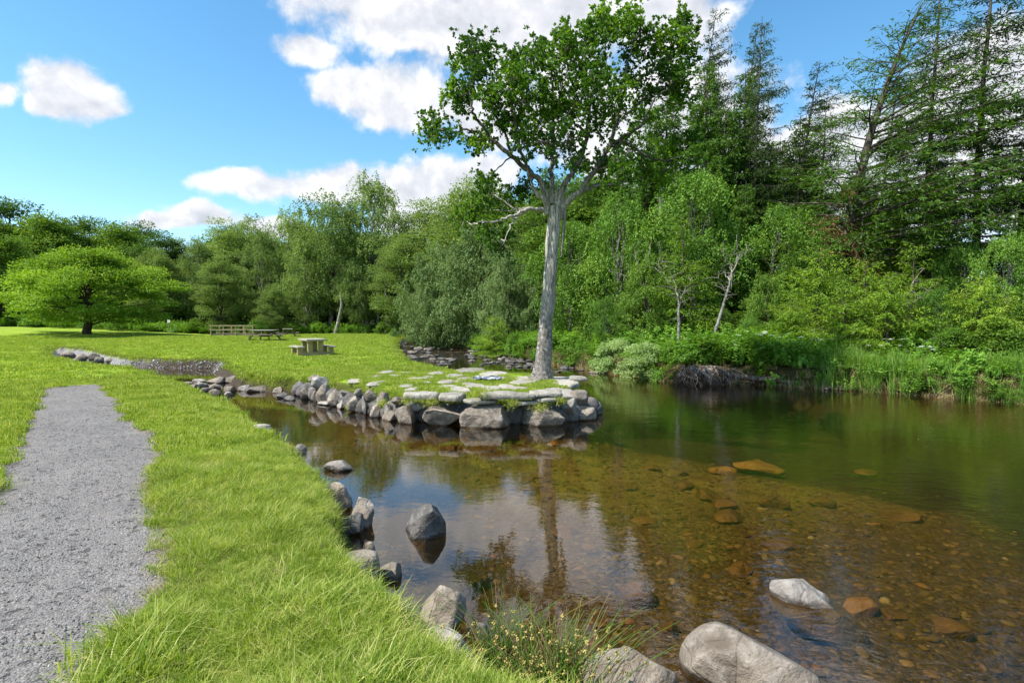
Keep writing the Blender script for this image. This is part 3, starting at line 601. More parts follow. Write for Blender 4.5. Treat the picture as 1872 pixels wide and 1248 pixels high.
# wall boulders: pixel boxes from the photograph, standing on the wall line
wl_x = [540, 555, 600, 680, 740, 800, 890, 1010, 1045, 1087]; wl_y = [724, 728, 740, 762, 775, 778, 782, 779, 776, 763]
def wall_d(px): return float(P(px, np.interp(px, wl_x, wl_y), -0.5)[1])
def c2(a, b, c, d): return (350 + a * .26709, 350 + b * .26709, 560 + c * .26709, 560 + d * .26709)
def c3(a, b, c, d): return (700 + a * .26709, 700 + b * .26709, 600 + c * .26709, 600 + d * .26709)
WALL = [('b', c2(752, 835, 538, 634), 'slanted'), ('u', c2(793, 885, 455, 515), 'topmost rounded'), ('u', c2(800, 938, 475, 570), 'tilted'), ('b', c2(820, 872, 560, 640), 'narrow'),
        ('b', c2(862, 958, 532, 658), 'tall upright'), ('b', c2(938, 1030, 570, 672), 'leaning rounded'), ('b', c2(988, 1088, 622, 692), 'low rounded'), ('u', c2(1015, 1105, 562, 632), 'blocky'),
        ('b', c2(1072, 1168, 598, 700), 'triangular'), ('u', c2(1108, 1172, 568, 606), 'small flat'), ('b', c2(1162, 1228, 618, 702), 'squat brown'), ('u', c2(1168, 1282, 568, 652), 'pale veined'),
        ('b', c2(1218, 1312, 650, 726), 'square'), ('u', c2(1262, 1368, 580, 652), 'pale wedge'), ('b', c2(1308, 1390, 650, 718), 'grey wedge'), ('u', c2(1363, 1462, 610, 674), 'brown block'),
        ('b', c2(1298, 1440, 680, 778), 'low slanted'), ('b', c2(1393, 1558, 652, 808), 'sharp pyramid'), ('u', c2(1485, 1612, 640, 732), 'rounded green-grey'),
        ('b', c2(1556, 1856, 645, 818), 'large dark angular'), ('b', c3(538, 893, 515, 682), 'largest smooth round'), ('b', c3(896, 1298, 508, 672), 'widest lichen-spotted'),
        ('u', c3(1222, 1348, 462, 592), 'leaning corner'), ('u', c3(1278, 1418, 418, 516), 'round upper corner'), ('b', c3(1302, 1452, 520, 614), 'round lower corner'), ('r', c3(1388, 1452, 503, 552), 'small rear corner')]
for k, (kind, (x0, x1, y0, y1), adj) in enumerate(WALL):
    cx = (x0 + x1) / 2; d = wall_d(cx) + (0.18 if kind == 'u' else 0.0) + (0.4 if kind == 'r' else 0)
    W = (x1 - x0) / FPX * d; H = (y1 - y0) / FPX * d; c = AT(cx, (y0 + y1) / 2, d + 0.16)
    ext = 0.16 if kind == 'b' else 0.03
    mt = M['rock'] if k % 4 != 2 else M['rock_pale']
    if k == 19: mt = M['rock']
    smooth_ = k in (20, 24, 23)
    rock_at('wall_boulder', (c[0], c[1], c[2] - ext / 2), (W / 2 * 1.10, max(.22, min(W, H) * .62), (H + ext) / 2 * 1.10), 200 + k * 3, mt,
            f'{adj} boulder in the {"lower" if kind == "b" else "upper"} course of the peninsula wall, {"left end" if cx < 600 else "left part" if cx < 700 else "middle" if cx < 850 else "right part" if cx < 1010 else "right corner"}',
            'boulder', 'boulders of the peninsula wall', rz=((k * 53) % 100 - 50) / 250, tilt=(0, ((k * 31) % 100 - 50) / 200 if kind == 'b' and W < .6 else 0), sub=5 if W > .6 else 4, cuts=9 if smooth_ else 17, rough=.06, lo=.62 if smooth_ else .5, hi=.9 if smooth_ else .84, block=.15 if smooth_ else .3)
# dark fill stones packed behind the boulders
fill = []
for k in range(70):
    px = 548 + k * 7.8; d = wall_d(px) + 0.48 + (k % 3) * .06; c = AT(px, 700, d); me = rock_mesh(400 + k % 9, (.24, .20, .27), 2, 7)
    n_ = len(me.vertices); v = np.zeros(n_ * 3); me.vertices.foreach_get('co', v); fill.append((v.reshape(-1, 3) + [c[0], d, -0.37 - (k % 2) * .06]))
F0 = ico(2)[1]; o = link('wall_core', mesh_np('wall_core', np.concatenate(fill), [F0 + i * len(fill[0]) for i in range(len(fill))], True), M['rock_dark']); tag(o, 'dark packed stone core showing in the gaps of the peninsula wall', 'rubble', kind='stuff')

# cap slabs: irregular flat stones
def slab_mesh(seed, a, b, th, nseg=9, bevel=.02, irr=.16):
    g = np.random.default_rng(seed); ang = np.sort(np.linspace(0, 2 * math.pi, nseg, endpoint=False) + g.uniform(-.25, .25, nseg)); 
    rad = (np.abs(np.cos(ang)) ** 3.2 + np.abs(np.sin(ang)) ** 3.2) ** (-1 / 3.2) * (1 + g.uniform(-irr, irr, nseg))
    K = 5; fine = []; 
    for i in range(nseg):
        p, q = np.array([math.cos(ang[i]) * rad[i], math.sin(ang[i]) * rad[i]]), np.array([math.cos(ang[(i + 1) % nseg]) * rad[(i + 1) % nseg], math.sin(ang[(i + 1) % nseg]) * rad[(i + 1) % nseg]])
        for k in range(K): fine.append(p + (q - p) * k / K)
    fine = np.array(fine) * [a / 2, b / 2]; fine += g.normal(0, .006, fine.shape); n = len(fine); V = []; 
    for f, z in ((0, 1), (.45, 1), (.8, 1), (1 - bevel * 2 / min(a, b), .97), (1, .72), (1.01, .3), (.97, 0)):
        zz = z * th + (fbm(np.stack([fine[:, 0] * f * 5 + seed, fine[:, 1] * f * 5, np.zeros(n) + z], -1), 3, seed) * th * .12)
        pts = fine * f * (1 + g.uniform(-.012, .012, (n, 1)) * (f > .9)); V.append(np.stack([pts[:, 0], pts[:, 1], zz], -1))
    V = np.concatenate(V); F = []
    for r in range(6):
        i = np.arange(n); j = (i + 1) % n; F.append(np.stack([r * n + i, (r + 1) * n + i, (r + 1) * n + j, r * n + j], -1)[:, ::1])
    return mesh_np('slab', V, F, False)
def slabpx(x0, x1, y0, y1, ztop, th, seed, name, label, cat, group=None, mat=None, tilt=0.0, rz=0.0, dist=None, dep=None):
    cx = (x0 + x1) / 2
    if dist is None: a = P(cx, y0, ztop); b = P(cx, y1, ztop); d = (a[1] + b[1]) / 2; dp = a[1] - b[1]
    else: d = dist; dp = dep
    W = (x1 - x0) / FPX * d; c = AT(cx, 600, d)
    o = link(name, slab_mesh(seed, W, dp, th), mat or M['slab'], None, (c[0], d, ztop - th), (tilt, 0, rz)); tag(o, label, cat, group); return o, c[0], d, W, dp
CAPS = [(c2(1458, 1692, 570, 642), 'thick pale capping slab above the pyramid boulder'), (c2(1702, 1852, 608, 650), 'pointed capping slab above the dark angular boulder'),
        (c3(545, 775, 473, 516), 'thin lower capping slab over the largest round boulder'), (c3(853, 1052, 485, 526), 'thin lower capping slab over the gap between the two largest boulders'),
        (c3(1043, 1212, 460, 502), 'thin lower capping slab over the lichen-spotted boulder'), (c3(665, 905, 428, 482), 'wide upper capping slab with moss on its left'),
        (c3(825, 1035, 428, 488), 'notched upper capping slab in the middle of the peninsula edge'), (c3(1005, 1212, 412, 472), 'long upper capping slab right of the notched one'),
        (c3(1090, 1312, 383, 447), 'upper capping slab at the right front corner of the peninsula'), (c3(1296, 1372, 373, 422), 'small capping stone at the right end of the peninsula')]
for k, ((x0, x1, y0, y1), lab) in enumerate(CAPS):
    cx = (x0 + x1) / 2; d0 = wall_d(min(cx, 1040)); low = 'lower' in lab; front = d0 + (0.05 if low else 0.02)
    zb = AT(cx, y1, front)[2]; th = .065 if low else .085
    if k < 2: th = .12
    zt = zb + th; back = d0 + (0.45 if low else 0.62)
    if k == 9: back = d0 + 2.4; front = d0 + 1.6
    elif k == 8: back = d0 + 1.7; front = d0 + .5; zt = min(zt, 0.06)
    dc = (front + back) / 2
    o, *_ = slabpx(x0 - 4, x1 + 4, 0, 0, zt, th, 500 + k, 'capping_slab', lab, 'stone slab', 'capping slabs of the peninsula wall', dist=dc, dep=back - front, tilt=.03 * ((k % 3) - 1), rz=.05 * ((k % 5) - 2))
    if not low: c = AT(cx, 600, dc); SLABS.append((c[0], dc, (x1 - x0) / FPX * dc * .5, (back - front) * .46))
BACK = [(c3(1135, 1335, 326, 386), 'big flat slab right of the tree foot', .0), (c3(496, 692, 268, 300), 'raised pale slab on the river edge, farthest from the pool', .02), (c3(648, 852, 289, 331), 'grey slab on the river edge between the raised slab and the tree', .0),
        (c3(845, 1018, 318, 342), 'thin pale slab on the river edge just left of the tree foot', -.02)]
for k, ((x0, x1, y0, y1), lab, zt) in enumerate(BACK):
    o, a, b, W, dp = slabpx(x0, x1, y0, y1, zt + .03, .12, 540 + k, 'edge_slab', lab, 'stone slab', rz=.04 * (k - 1)); SLABS.append((a, b, W * .47, dp * .45))
PAVE = [c2(930, 1060, 493, 542), c2(1068, 1172, 503, 524), c2(1208, 1312, 517, 546), c2(1288, 1378, 447, 463), c2(1232, 1287, 478, 493), c2(1393, 1432, 485, 498), c2(1478, 1597, 494, 510),
        c2(1418, 1517, 534, 555), c2(1478, 1552, 563, 580), c2(1415, 1490, 450, 463), c2(1620, 1722, 453, 471), c2(1738, 1852, 468, 491), c2(1688, 1792, 508, 531), c2(1688, 1832, 543, 560),
        c3(0, 66, 296, 314), c3(108, 203, 384, 407), c3(168, 302, 344, 360), c3(318, 392, 300, 319), c3(438, 548, 316, 340), c3(390, 482, 357, 379), c3(370, 525, 391, 407),
        c3(165, 240, 413, 432), c3(448, 602, 410, 447), c3(508, 612, 340, 354), c3(538, 642, 376, 391), c3(568, 702, 387, 410), c3(655, 808, 400, 432), c3(790, 902, 391, 412), c3(638, 765, 332, 352),
        c3(858, 1062, 361, 392), c3(900, 1012, 338, 360), c3(742, 850, 340, 358), c3(800, 992, 404, 420), c3(480, 560, 358, 372), c3(265, 350, 330, 342), c3(40, 120, 325, 338), c3(250, 330, 366, 380)]
ords = ['first', 'second', 'third', 'fourth', 'fifth', 'sixth', 'seventh', 'eighth', 'ninth', 'tenth', 'eleventh', 'twelfth', 'thirteenth']
rows = {}
for b in PAVE:
    yc = (b[2] + b[3]) / 2; rows.setdefault('back' if yc < 690 else 'second' if yc < 698.5 else 'third' if yc < 706 else 'front', []).append(b)
k = 0
for rn, L in rows.items():
    for i, b in enumerate(sorted(L, key=lambda q: q[0])):
        lab = f'{ords[i]} pale paving stone from the left in the {rn} row set in the peninsula grass'
        o, a, bb, W, dp = slabpx(*b, .0, .06, 600 + k, 'paving_stone', lab, 'paving stone', 'paving stones set in the peninsula grass', rz=((k * 41) % 60 - 30) / 150)
        z = hz(a, bb); o.location.z = z - .06 + .04; SLABS.append((a, bb, W * .5, dp * .5)); k += 1

# weir of flat stones across the inlet, and the rocks farther up it
WEIR = [(345, 380, 690, 697), (378, 412, 688, 700), (412, 452, 684, 699), (450, 470, 686, 694), (468, 492, 692, 700), (330, 352, 697, 706), (352, 378, 696, 706), (376, 402, 699, 710), (402, 432, 702, 716), (430, 456, 700, 714),
        (452, 494, 703, 716), (455, 484, 688, 703), (484, 506, 694, 708), (494, 516, 706, 718), (502, 526, 714, 727), (515, 530, 700, 712), (380, 404, 711, 722), (360, 382, 706, 715), (395, 418, 690, 696), (432, 456, 693, 700), (340, 362, 702, 710), (405, 425, 712, 722), (518, 540, 722, 731), (476, 496, 684, 692)]
wr = ['long flat', 'rounded', 'broad', 'thin', 'small', 'low', 'squat', 'dark-edged']
for k, (a, b, y0, y1) in enumerate(WEIR):
    row = 'back' if y1 <= 700 else 'middle' if y1 <= 711 else 'front'
    rockpx(a - 1, b + 2, y0, y1 + 1, -0.5, .55 + .3 * (k % 3) / 2, 700 + k * 3, M['rock_dark'] if k in (14, 22) else M['rock_pale'] if k % 3 == 0 else M['rock'],
           f'{wr[k % 8]} stone in the {row} row of the stone weir, {"left side" if b < 400 else "centre" if b < 455 else "right side"}', name='weir_stone', cat='stone', group='stones of the weir across the inlet', bury=.8, sub=4, cuts=14, lo=.5, hi=.85, rough=.03, rz=(k * 29 % 60) / 100 - .3)
UP = [(108, 136, 643, 654), (138, 160, 646, 657), (160, 180, 646, 656), (178, 192, 643, 653), (172, 190, 652, 660), (190, 206, 655, 662), (180, 192, 648, 655), (128, 146, 655, 660), (322, 352, 606, 610.5), (348, 372, 604.5, 611)]
for k, (a, b, y0, y1) in enumerate(UP):
    z0 = -.45 if k < 8 else 0
    rockpx(a, b, y0, y1, z0, .6, 790 + k * 3, M['rock'] if k < 8 else M['rock_dark'], f'{ords[k]} grey rock from the left where the inlet bends below the spreading tree' if k < 8 else ('left' if k == 8 else 'right') + ' low dark rock on the lawn left of the wooden footbridge',
           name='bank_rock', group='rocks at the bend of the inlet' if k < 8 else 'low rocks by the footbridge', bury=.6, sub=3, rz=k * .3)
# rocks of the rapids and far water edge
g = np.random.default_rng(5); protos_r = [link('rapids_rock', rock_mesh(820 + k, (.5, .38, .22), 3, 12, .5, .85), M['rock_dark'] if k else M['rock']) for k in range(4)]
RAP = []
for (x0, x1, y0, y1, n) in ((722, 800, 634, 656, 44), (790, 830, 655, 668, 20), (860, 960, 652, 668, 34), (925, 985, 656, 672, 36), (760, 850, 618, 640, 34), (985, 1130, 664, 682, 34), (850, 900, 640, 655, 14)):
    for _ in range(n):
        px = g.uniform(x0, x1); py = g.uniform(y0, y1); p = P(px, py, -.5); RAP.append((p[0], p[1], px, py))
first = [True] * 4
for k, (x, y, px, py) in enumerate(RAP):
    pr = protos_r[k % 4]; s = g.uniform(.22, .8) * (0.75 if py > 655 else 1.0)
    reg = 'beside the grass edge of the lawn' if px < 800 else 'in the middle of the rapids' if px < 900 else 'in the dark water left of the peninsula tree' if px < 985 else 'along the far bank behind the peninsula tree'
    lab = f'dark wet river rock {reg}'
    z = -.5 + .03 * s
    if first[k % 4]: o = pr; first[k % 4] = False
    else: o = pr.copy(); COL.objects.link(o)
    o.location = (x, y, z); o.rotation_euler = (0, 0, g.uniform(0, 6.28)); o.scale = (s, s, s * g.uniform(.7, 1.4)); tag(o, lab, 'rock', 'dark river rocks ' + reg)

# ------------------------------------------------------------------ timber things
def box(bm, c, s, rot=None, bev=.006):
    r = bmesh.ops.create_cube(bm, size=1.0); vs = r['verts']; bmesh.ops.scale(bm, vec=s, verts=vs)
    es = list({e for v in vs for e in v.link_edges}); b = bmesh.ops.bevel(bm, geom=es, offset=bev, segments=1, affect='EDGES', profile=.5)
    vs = list({v for f in b['faces'] for v in f.verts} | {v for v in vs if v.is_valid})
    if rot is not None: bmesh.ops.rotate(bm, cent=(0, 0, 0), matrix=rot, verts=vs)
    bmesh.ops.translate(bm, vec=c, verts=vs)
def beam(bm, p, q, w, h, bev=.005):
    p, q = Vector(p), Vector(q); L = (q - p).length; rot = (q - p).to_track_quat('X', 'Z').to_matrix(); box(bm, (p + q) / 2, (L, w, h), rot, bev)
def part(name, fn, mat, parent):
    bm = bmesh.new(); fn(bm); me = bpy.data.meshes.new(name); bm.to_mesh(me); bm.free(); return link(name, me, mat, parent)
# heavy block picnic table (near)
p = P(563, 651, 0.0); T = tag(empty('picnic_table', (p[0] + .0, p[1] + .6, hz(p[0], p[1] + .6) - .01), R(33)), 'chunky pale timber picnic table with block legs, nearest of the three', 'picnic table')
def f(bm):
    for k in range(4): box(bm, (-.345 + k * .23, 0, .735), (.225, 1.75, .075))
part('tabletop', f, M['wood_grey'], T)
for sy in (-.55, .55):
    for sx in (-.24, .24): part('leg', lambda bm, sx=sx, sy=sy: box(bm, (sx, sy, .44), (.21, .13, .52), bev=.01), M['wood_new'], T)
    part('base_beam', lambda bm, sy=sy: box(bm, (0, sy, .09), (1.62, .15, .18), bev=.01), M['wood_new'], T)
    for sx in (-.7, .7): part('bench_block', lambda bm, sx=sx, sy=sy: box(bm, (sx, sy, .285), (.21, .147, .21), bev=.01), M['wood_new'], T)
for sx in (-.7, .7): part('bench_seat', lambda bm, sx=sx: [box(bm, (sx + q, 0, .42), (.155, 1.75, .06)) for q in (-.08, .08)], M['wood_grey'], T)
# square picnic table with benches on all four sides (middle)
p = P(474, 629, 0.0); T = tag(empty('picnic_table', (p[0], p[1] + .9, hz(p[0], p[1] + .9)), R(4)), 'square brown pub-style picnic table with a bench on every side, left of the block-legged one', 'picnic table')
part('tabletop', lambda bm: [box(bm, (0, -.72 + k * .16, .74), (1.6 - (.25 if k in (0, 9) else 0), .152, .045)) for k in range(10)], M['wood_grey'], T)
for k in range(4):
    Rk = Matrix.Rotation(k * math.pi / 2, 3, 'Z')
    def f(bm, Rk=Rk):
        beam(bm, Rk @ Vector((.06, -.62, .70)), Rk @ Vector((.06, -1.12, .0)), .045, .12); 
    part('leg', f, M['wood_old'], T)
    part('bench_seat', lambda bm, Rk=Rk: box(bm, Rk @ Vector((0, -1.17, .43)), (1.75, .28, .05) if k % 2 == 0 else (.28, 1.75, .05)), M['wood_old'], T)
    part('brace', lambda bm, Rk=Rk: beam(bm, Rk @ Vector((-.02, -.20, .68)), Rk @ Vector((-.02, -.95, .34)), .04, .09), M['wood_old'], T)
part('bench_rail', lambda bm: (box(bm, (.115, 0, .36), (.045, 2.5, .10)), box(bm, (0, .115, .285), (2.5, .045, .045))), M['wood_old'], T)
# classic A-frame table (far)
p = P(526, 618, 0.0); T = tag(empty('picnic_table', (AT(526, 618, 50)[0], 50.0, hz(AT(526, 618, 50)[0], 50) - .03), R(22)), 'dark A-frame picnic table seen end-on, farthest of the three', 'picnic table')
part('tabletop', lambda bm: [box(bm, (-.35 + k * .14, 0, .76), (.134, 1.9, .04)) for k in range(6)], M['wood_grey'], T)
for sx in (-.8, .8): part('bench_seat', lambda bm, sx=sx: [box(bm, (sx + q, 0, .45), (.135, 1.9, .04)) for q in (-.07, .07)], M['wood_old'], T)
for sy in (-.6, .6):
    for sx in (-1, 1): part('leg', lambda bm, sx=sx, sy=sy: beam(bm, (sx * .25, sy + .025 * sx, .73), (sx * .72, sy + .025 * sx, 0), .045, .10), M['wood_old'], T)
    part('crossbeam', lambda bm, sy=sy: box(bm, (0, sy + .075, .385), (1.85, .045, .10)), M['wood_old'], T)
    part('brace', lambda bm, sy=sy: beam(bm, (0, sy * .88, .42), (0, sy * .12, .72), .04, .08), M['wood_old'], T)
# wooden footbridge with railings
p = P(385, 614, 0.0); q = P(449, 612, 0.0); d0 = 56.0; xa = AT(385, 600, d0)[0]; xb = AT(450, 600, d0)[0]; L = xb - xa; zg = hz((xa + xb) / 2, d0) - .05
T = tag(empty('footbridge', ((xa + xb) / 2, d0, zg)), 'small wooden footbridge with brown rails at the back of the lawn', 'footbridge')
part('deck', lambda bm: [box(bm, (-L / 2 + .1 + k * (L - .2) / 19, .75, .30), ((L - .2) / 20.5, 1.45, .05)) for k in range(20)], M['wood_fence'], T)
part('side_beam', lambda bm: box(bm, (0, .0, .18), (L - .01, .09, .30)), M['wood_old'], T); part('side_beam', lambda bm: box(bm, (0, 1.5, .18), (L - .01, .09, .30)), M['wood_old'], T)
for yy in (-.07, 1.57):
    for xx in (-L / 2 + .06, -L / 2 + L * .37, -L / 2 + L * .72, L / 2 - .06): part('post', lambda bm, xx=xx, yy=yy: box(bm, (xx, yy, .52), (.11, .10, 1.14)), M['wood_fence'], T)
    for zz in (.68, 1.08): part('rail', lambda bm, yy=yy, zz=zz: box(bm, (0, yy - .07 if yy < 0 else yy + .07, zz), (L + .06, .04, .11)), M['wood_fence'], T)
# tiny white notice on a post by the wood
p = AT(309, 590, 64); zg = hz(p[0], 64); T = tag(empty('notice_post', (p[0], 64, zg)), 'small white notice on a post at the dark edge of the wood', 'sign')
part('post', lambda bm: box(bm, (0, 0, .6), (.07, .07, 1.2)), M['wood_old'], T); mw, t, out = newmat('white_panel'); principled(t, out, (.75, .75, .73), .6)
part('panel', lambda bm: box(bm, (0, -.05, 1.3), (.34, .02, .34)), mw, T)
# crumpled blue and grey cloth on the paving
p = P(890, 694, .02); g = np.random.default_rng(9); n = 42; u, v = np.meshgrid(np.linspace(-1, 1, n), np.linspace(-1, 1, n)); 
wx = u * .34 + fbm2(u, v, 2.2, 3, 71) * .10; wy = v * .22 + fbm2(u, v, 2.0, 3, 72) * .09; wz = .05 + np.abs(fbm2(u, v, 2.6, 4, 73)) * .13 * (1 - .5 * np.maximum(np.abs(u), np.abs(v)))
V = np.stack([wx, wy, wz], -1).reshape(-1, 3); i = (np.arange(n - 1)[:, None] * n + np.arange(n - 1)[None, :]).ravel()
mc, t, out = newmat('cloth'); tc = t.node('ShaderNodeTexCoord'); nn = t.noise(tc.outputs['Object'], 7, 3); principled(t, out, t.mix(t.smooth(nn, .45, .6), (.09, .12, .20), (.42, .44, .48)), .9)
o = link('towel', mesh_np('towel', V, [np.stack([i, i + 1, i + n + 1, i + n], -1)], True), mc, None, (p[0], p[1], hz(p[0], p[1]) + .0)); tag(o, 'crumpled blue and grey towel lying on the peninsula paving', 'towel')
md = o.modifiers.new('thickness', 'SOLIDIFY'); md.thickness = .006
# ------------------------------------------------------------------ the oak on the stone peninsula
OAKD = 15.9; oak_base = P(990, 696, -0.02); OAKD = oak_base[1]
OAK = tag(empty('oak_tree', tuple(oak_base)), 'tall bare-trunked oak with grey split trunk growing on the stone peninsula', 'tree')
def ol(px, py, dy=0.0):
    q = AT(px, py, OAKD + dy); return q - oak_base
g = np.random.default_rng(11)
tr = resample([ol(989, 702), ol(991, 680), ol(995, 640), ol(999, 580), ol(1004, 520), ol(1008, 460), ol(1012, 410), ol(1015, 378)], 60)
hh = np.linspace(0, 1, 60); rad = np.interp(hh, [0, .05, .12, .3, .6, .85, 1], [.42, .275, .225, .19, .175, .165, .155])
V, F = tubes([(tr, rad)], 40)
nrm = V - np.repeat(tr, 40, 0); amp = fbm(V * np.array([9, 9, 1.3]), 4, 3); flut = np.maximum(0, 1 - hh.repeat(40) * 9)
V = V + unit(nrm) * (amp * .022 + flut * .10 * fbm(np.stack([np.arctan2(nrm[:, 1], nrm[:, 0]) * 1.3, 0 * amp, 0 * amp], -1), 2, 8))[:, None]
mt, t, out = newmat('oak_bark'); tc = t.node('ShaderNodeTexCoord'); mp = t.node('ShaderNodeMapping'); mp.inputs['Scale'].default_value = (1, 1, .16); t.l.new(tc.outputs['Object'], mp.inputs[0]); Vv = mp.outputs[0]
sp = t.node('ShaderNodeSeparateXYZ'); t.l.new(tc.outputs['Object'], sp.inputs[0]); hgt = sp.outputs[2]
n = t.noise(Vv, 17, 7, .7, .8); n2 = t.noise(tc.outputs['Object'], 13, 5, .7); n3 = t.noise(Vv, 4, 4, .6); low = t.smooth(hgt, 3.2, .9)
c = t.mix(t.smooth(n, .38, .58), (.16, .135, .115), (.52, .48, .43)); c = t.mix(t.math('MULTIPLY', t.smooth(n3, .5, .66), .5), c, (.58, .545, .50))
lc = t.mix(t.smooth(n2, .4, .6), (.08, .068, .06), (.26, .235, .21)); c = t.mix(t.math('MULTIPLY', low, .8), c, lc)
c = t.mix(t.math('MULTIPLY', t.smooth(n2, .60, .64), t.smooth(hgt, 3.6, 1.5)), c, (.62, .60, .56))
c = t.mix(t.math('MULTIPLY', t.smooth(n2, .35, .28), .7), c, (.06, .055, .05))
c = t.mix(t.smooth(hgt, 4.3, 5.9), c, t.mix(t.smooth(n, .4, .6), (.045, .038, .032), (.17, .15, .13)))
principled(t, out, c, .9, t.math('ADD', n, t.math('MULTIPLY', n2, .5)), .9, .05, .15); M['oak_bark'] = mt
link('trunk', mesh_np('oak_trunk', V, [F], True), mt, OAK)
# splintered snag and reddish split wood on the right
sn = [(np.array([ol(1010 + k * 4, 392 + abs(k - 1) * 3), ol(1013 + k * 4, 362), ol(1016 + k * 4 + g.uniform(-1, 1), 338 + g.uniform(0, 16) + (k == 0) * 14)]), np.array([.09, .06, .008])) for k in range(5)]
sn += [(np.array([ol(1026, 470 - 5 * k, -.08), ol(1030, 420, -.05), ol(1034 - k, 372, 0)]), np.array([.02, .045, .03])) for k in range(2)]
Vs, Fs = tubes([(resample(a, 8), np.interp(np.linspace(0, 1, 8), np.linspace(0, 1, 3), b)) for a, b in sn], 9, .2, g); link('snag', mesh_np('snag', Vs, [Fs], True), M['bleached_wood'] , OAK)
LIMB = [([(1000, 392), (1001, 368), (990, 332), (961, 308), (935, 285), (900, 256), (878, 224), (862, 205), (858, 170), (864, 130)], .088, .02, -.4),
        ([(879, 242), (860, 239), (842, 237), (826, 246), (808, 240)], .035, .012, -.3),
        ([(998, 388), (985, 382), (964, 381), (940, 395), (905, 405), (872, 404)], .06, .015, -.9), ([(964, 383), (940, 402), (928, 420), (918, 450)], .03, .01, -1.2),
        ([(1002, 378), (996, 366), (978, 350), (968, 325), (965, 305), (950, 268), (940, 225), (935, 170)], .07, .015, -.8),
        ([(1008, 372), (1009, 340), (1008, 285), (1012, 245), (1011, 190), (1009, 150), (1007, 110)], .075, .015, .5),
        ([(1018, 378), (1028, 345), (1044, 317), (1064, 285), (1073, 247), (1076, 215), (1080, 180), (1092, 144), (1102, 119), (1108, 70)], .082, .016, .2),
        ([(1073, 247), (1055, 230), (1038, 211), (1020, 180), (1040, 120)], .05, .012, -.7), ([(1080, 180), (1068, 150), (1062, 110), (1075, 80)], .04, .01, .9),
        ([(1022, 385), (1040, 366), (1064, 346), (1089, 311), (1112, 272), (1125, 231), (1134, 189), (1147, 154), (1144, 125), (1158, 80), (1172, 55)], .086, .016, .0),
        ([(1147, 154), (1170, 146), (1201, 122), (1225, 104), (1246, 72)], .05, .012, .3), ([(1118, 262), (1141, 250), (1173, 232), (1200, 175), (1235, 150)], .05, .012, -.5),
        ([(1125, 231), (1140, 215), (1166, 189), (1198, 160), (1225, 125)], .045, .012, .8), ([(1112, 272), (1147, 258), (1179, 285), (1214, 296), (1248, 285)], .05, .012, -.4),
        ([(1040, 366), (1067, 346), (1108, 336), (1160, 328), (1205, 318)], .07, .015, .7), ([(935, 285), (925, 250), (905, 215), (893, 185)], .045, .012, .3),
        ([(1064, 285), (1040, 268), (1010, 262), (975, 262)], .035, .01, -1.3), ([(1089, 311), (1110, 305), (1130, 290), (1160, 268)], .035, .01, -1.3)]
items = []; skel = []
for pts, r0, r1, dy in LIMB:
    k = len(pts); q = np.array([ol(x, y, dy * (i / (k - 1)) + (0 if i == 0 else g.normal(0, .10))) for i, (x, y) in enumerate(pts)]); q = resample(q, 5 * k)
    q[1:] += g.normal(0, .018, (len(q) - 1, 3)); items.append((q, np.linspace(r0, r1, len(q)) ** 1.0)); skel.append(q)
SK = np.concatenate(skel)
BLOB = [(868, 95, 36), (848, 112, 22), (888, 118, 28), (872, 140, 32), (852, 170, 30), (830, 172, 22), (832, 190, 22), (800, 232, 26), (786, 248, 16), (815, 252, 18), (880, 258, 26), (862, 258, 18), (900, 190, 36), (912, 226, 32), (935, 145, 30), (960, 112, 30),
        (940, 125, 25), (942, 195, 36), (975, 175, 38), (1000, 105, 36), (1012, 148, 38), (1040, 88, 36), (1060, 112, 38), (1075, 72, 28), (1095, 62, 30), (1100, 35, 18), (1120, 50, 25), (1150, 42, 32), (1152, 28, 16), (1178, 55, 30), (1160, 92, 36), (1200, 85, 32),
        (1235, 78, 30), (1252, 52, 24), (1250, 36, 16), (1222, 112, 36), (1258, 95, 24), (1245, 148, 28), (1208, 138, 28), (1100, 130, 32), (1122, 170, 26), (1060, 190, 36), (1090, 232, 36), (1020, 215, 38), (980, 236, 36), (1000, 268, 28), (955, 262, 26), (1040, 262, 36),
        (1132, 205, 26), (1178, 222, 32), (1150, 262, 30), (1120, 292, 30), (1095, 312, 28), (1050, 302, 24), (1180, 312, 32), (1215, 292, 34), (1248, 275, 34), (1268, 288, 18), (1262, 262, 16), (1205, 332, 24), (1242, 192, 22), (1240, 165, 22), (895, 352, 28), (878, 382, 30),
        (930, 372, 26), (962, 342, 24), (902, 418, 24), (920, 445, 22), (850, 400, 22), (890, 330, 18), (1160, 150, 26), (1082, 150, 26), (1190, 180, 22), (1010, 190, 30), (950, 230, 28), (1140, 320, 22), (860, 75, 16), (985, 92, 18), (1030, 62, 14)]
bs, ax, nm, sz, tn = [], [], [], [], []
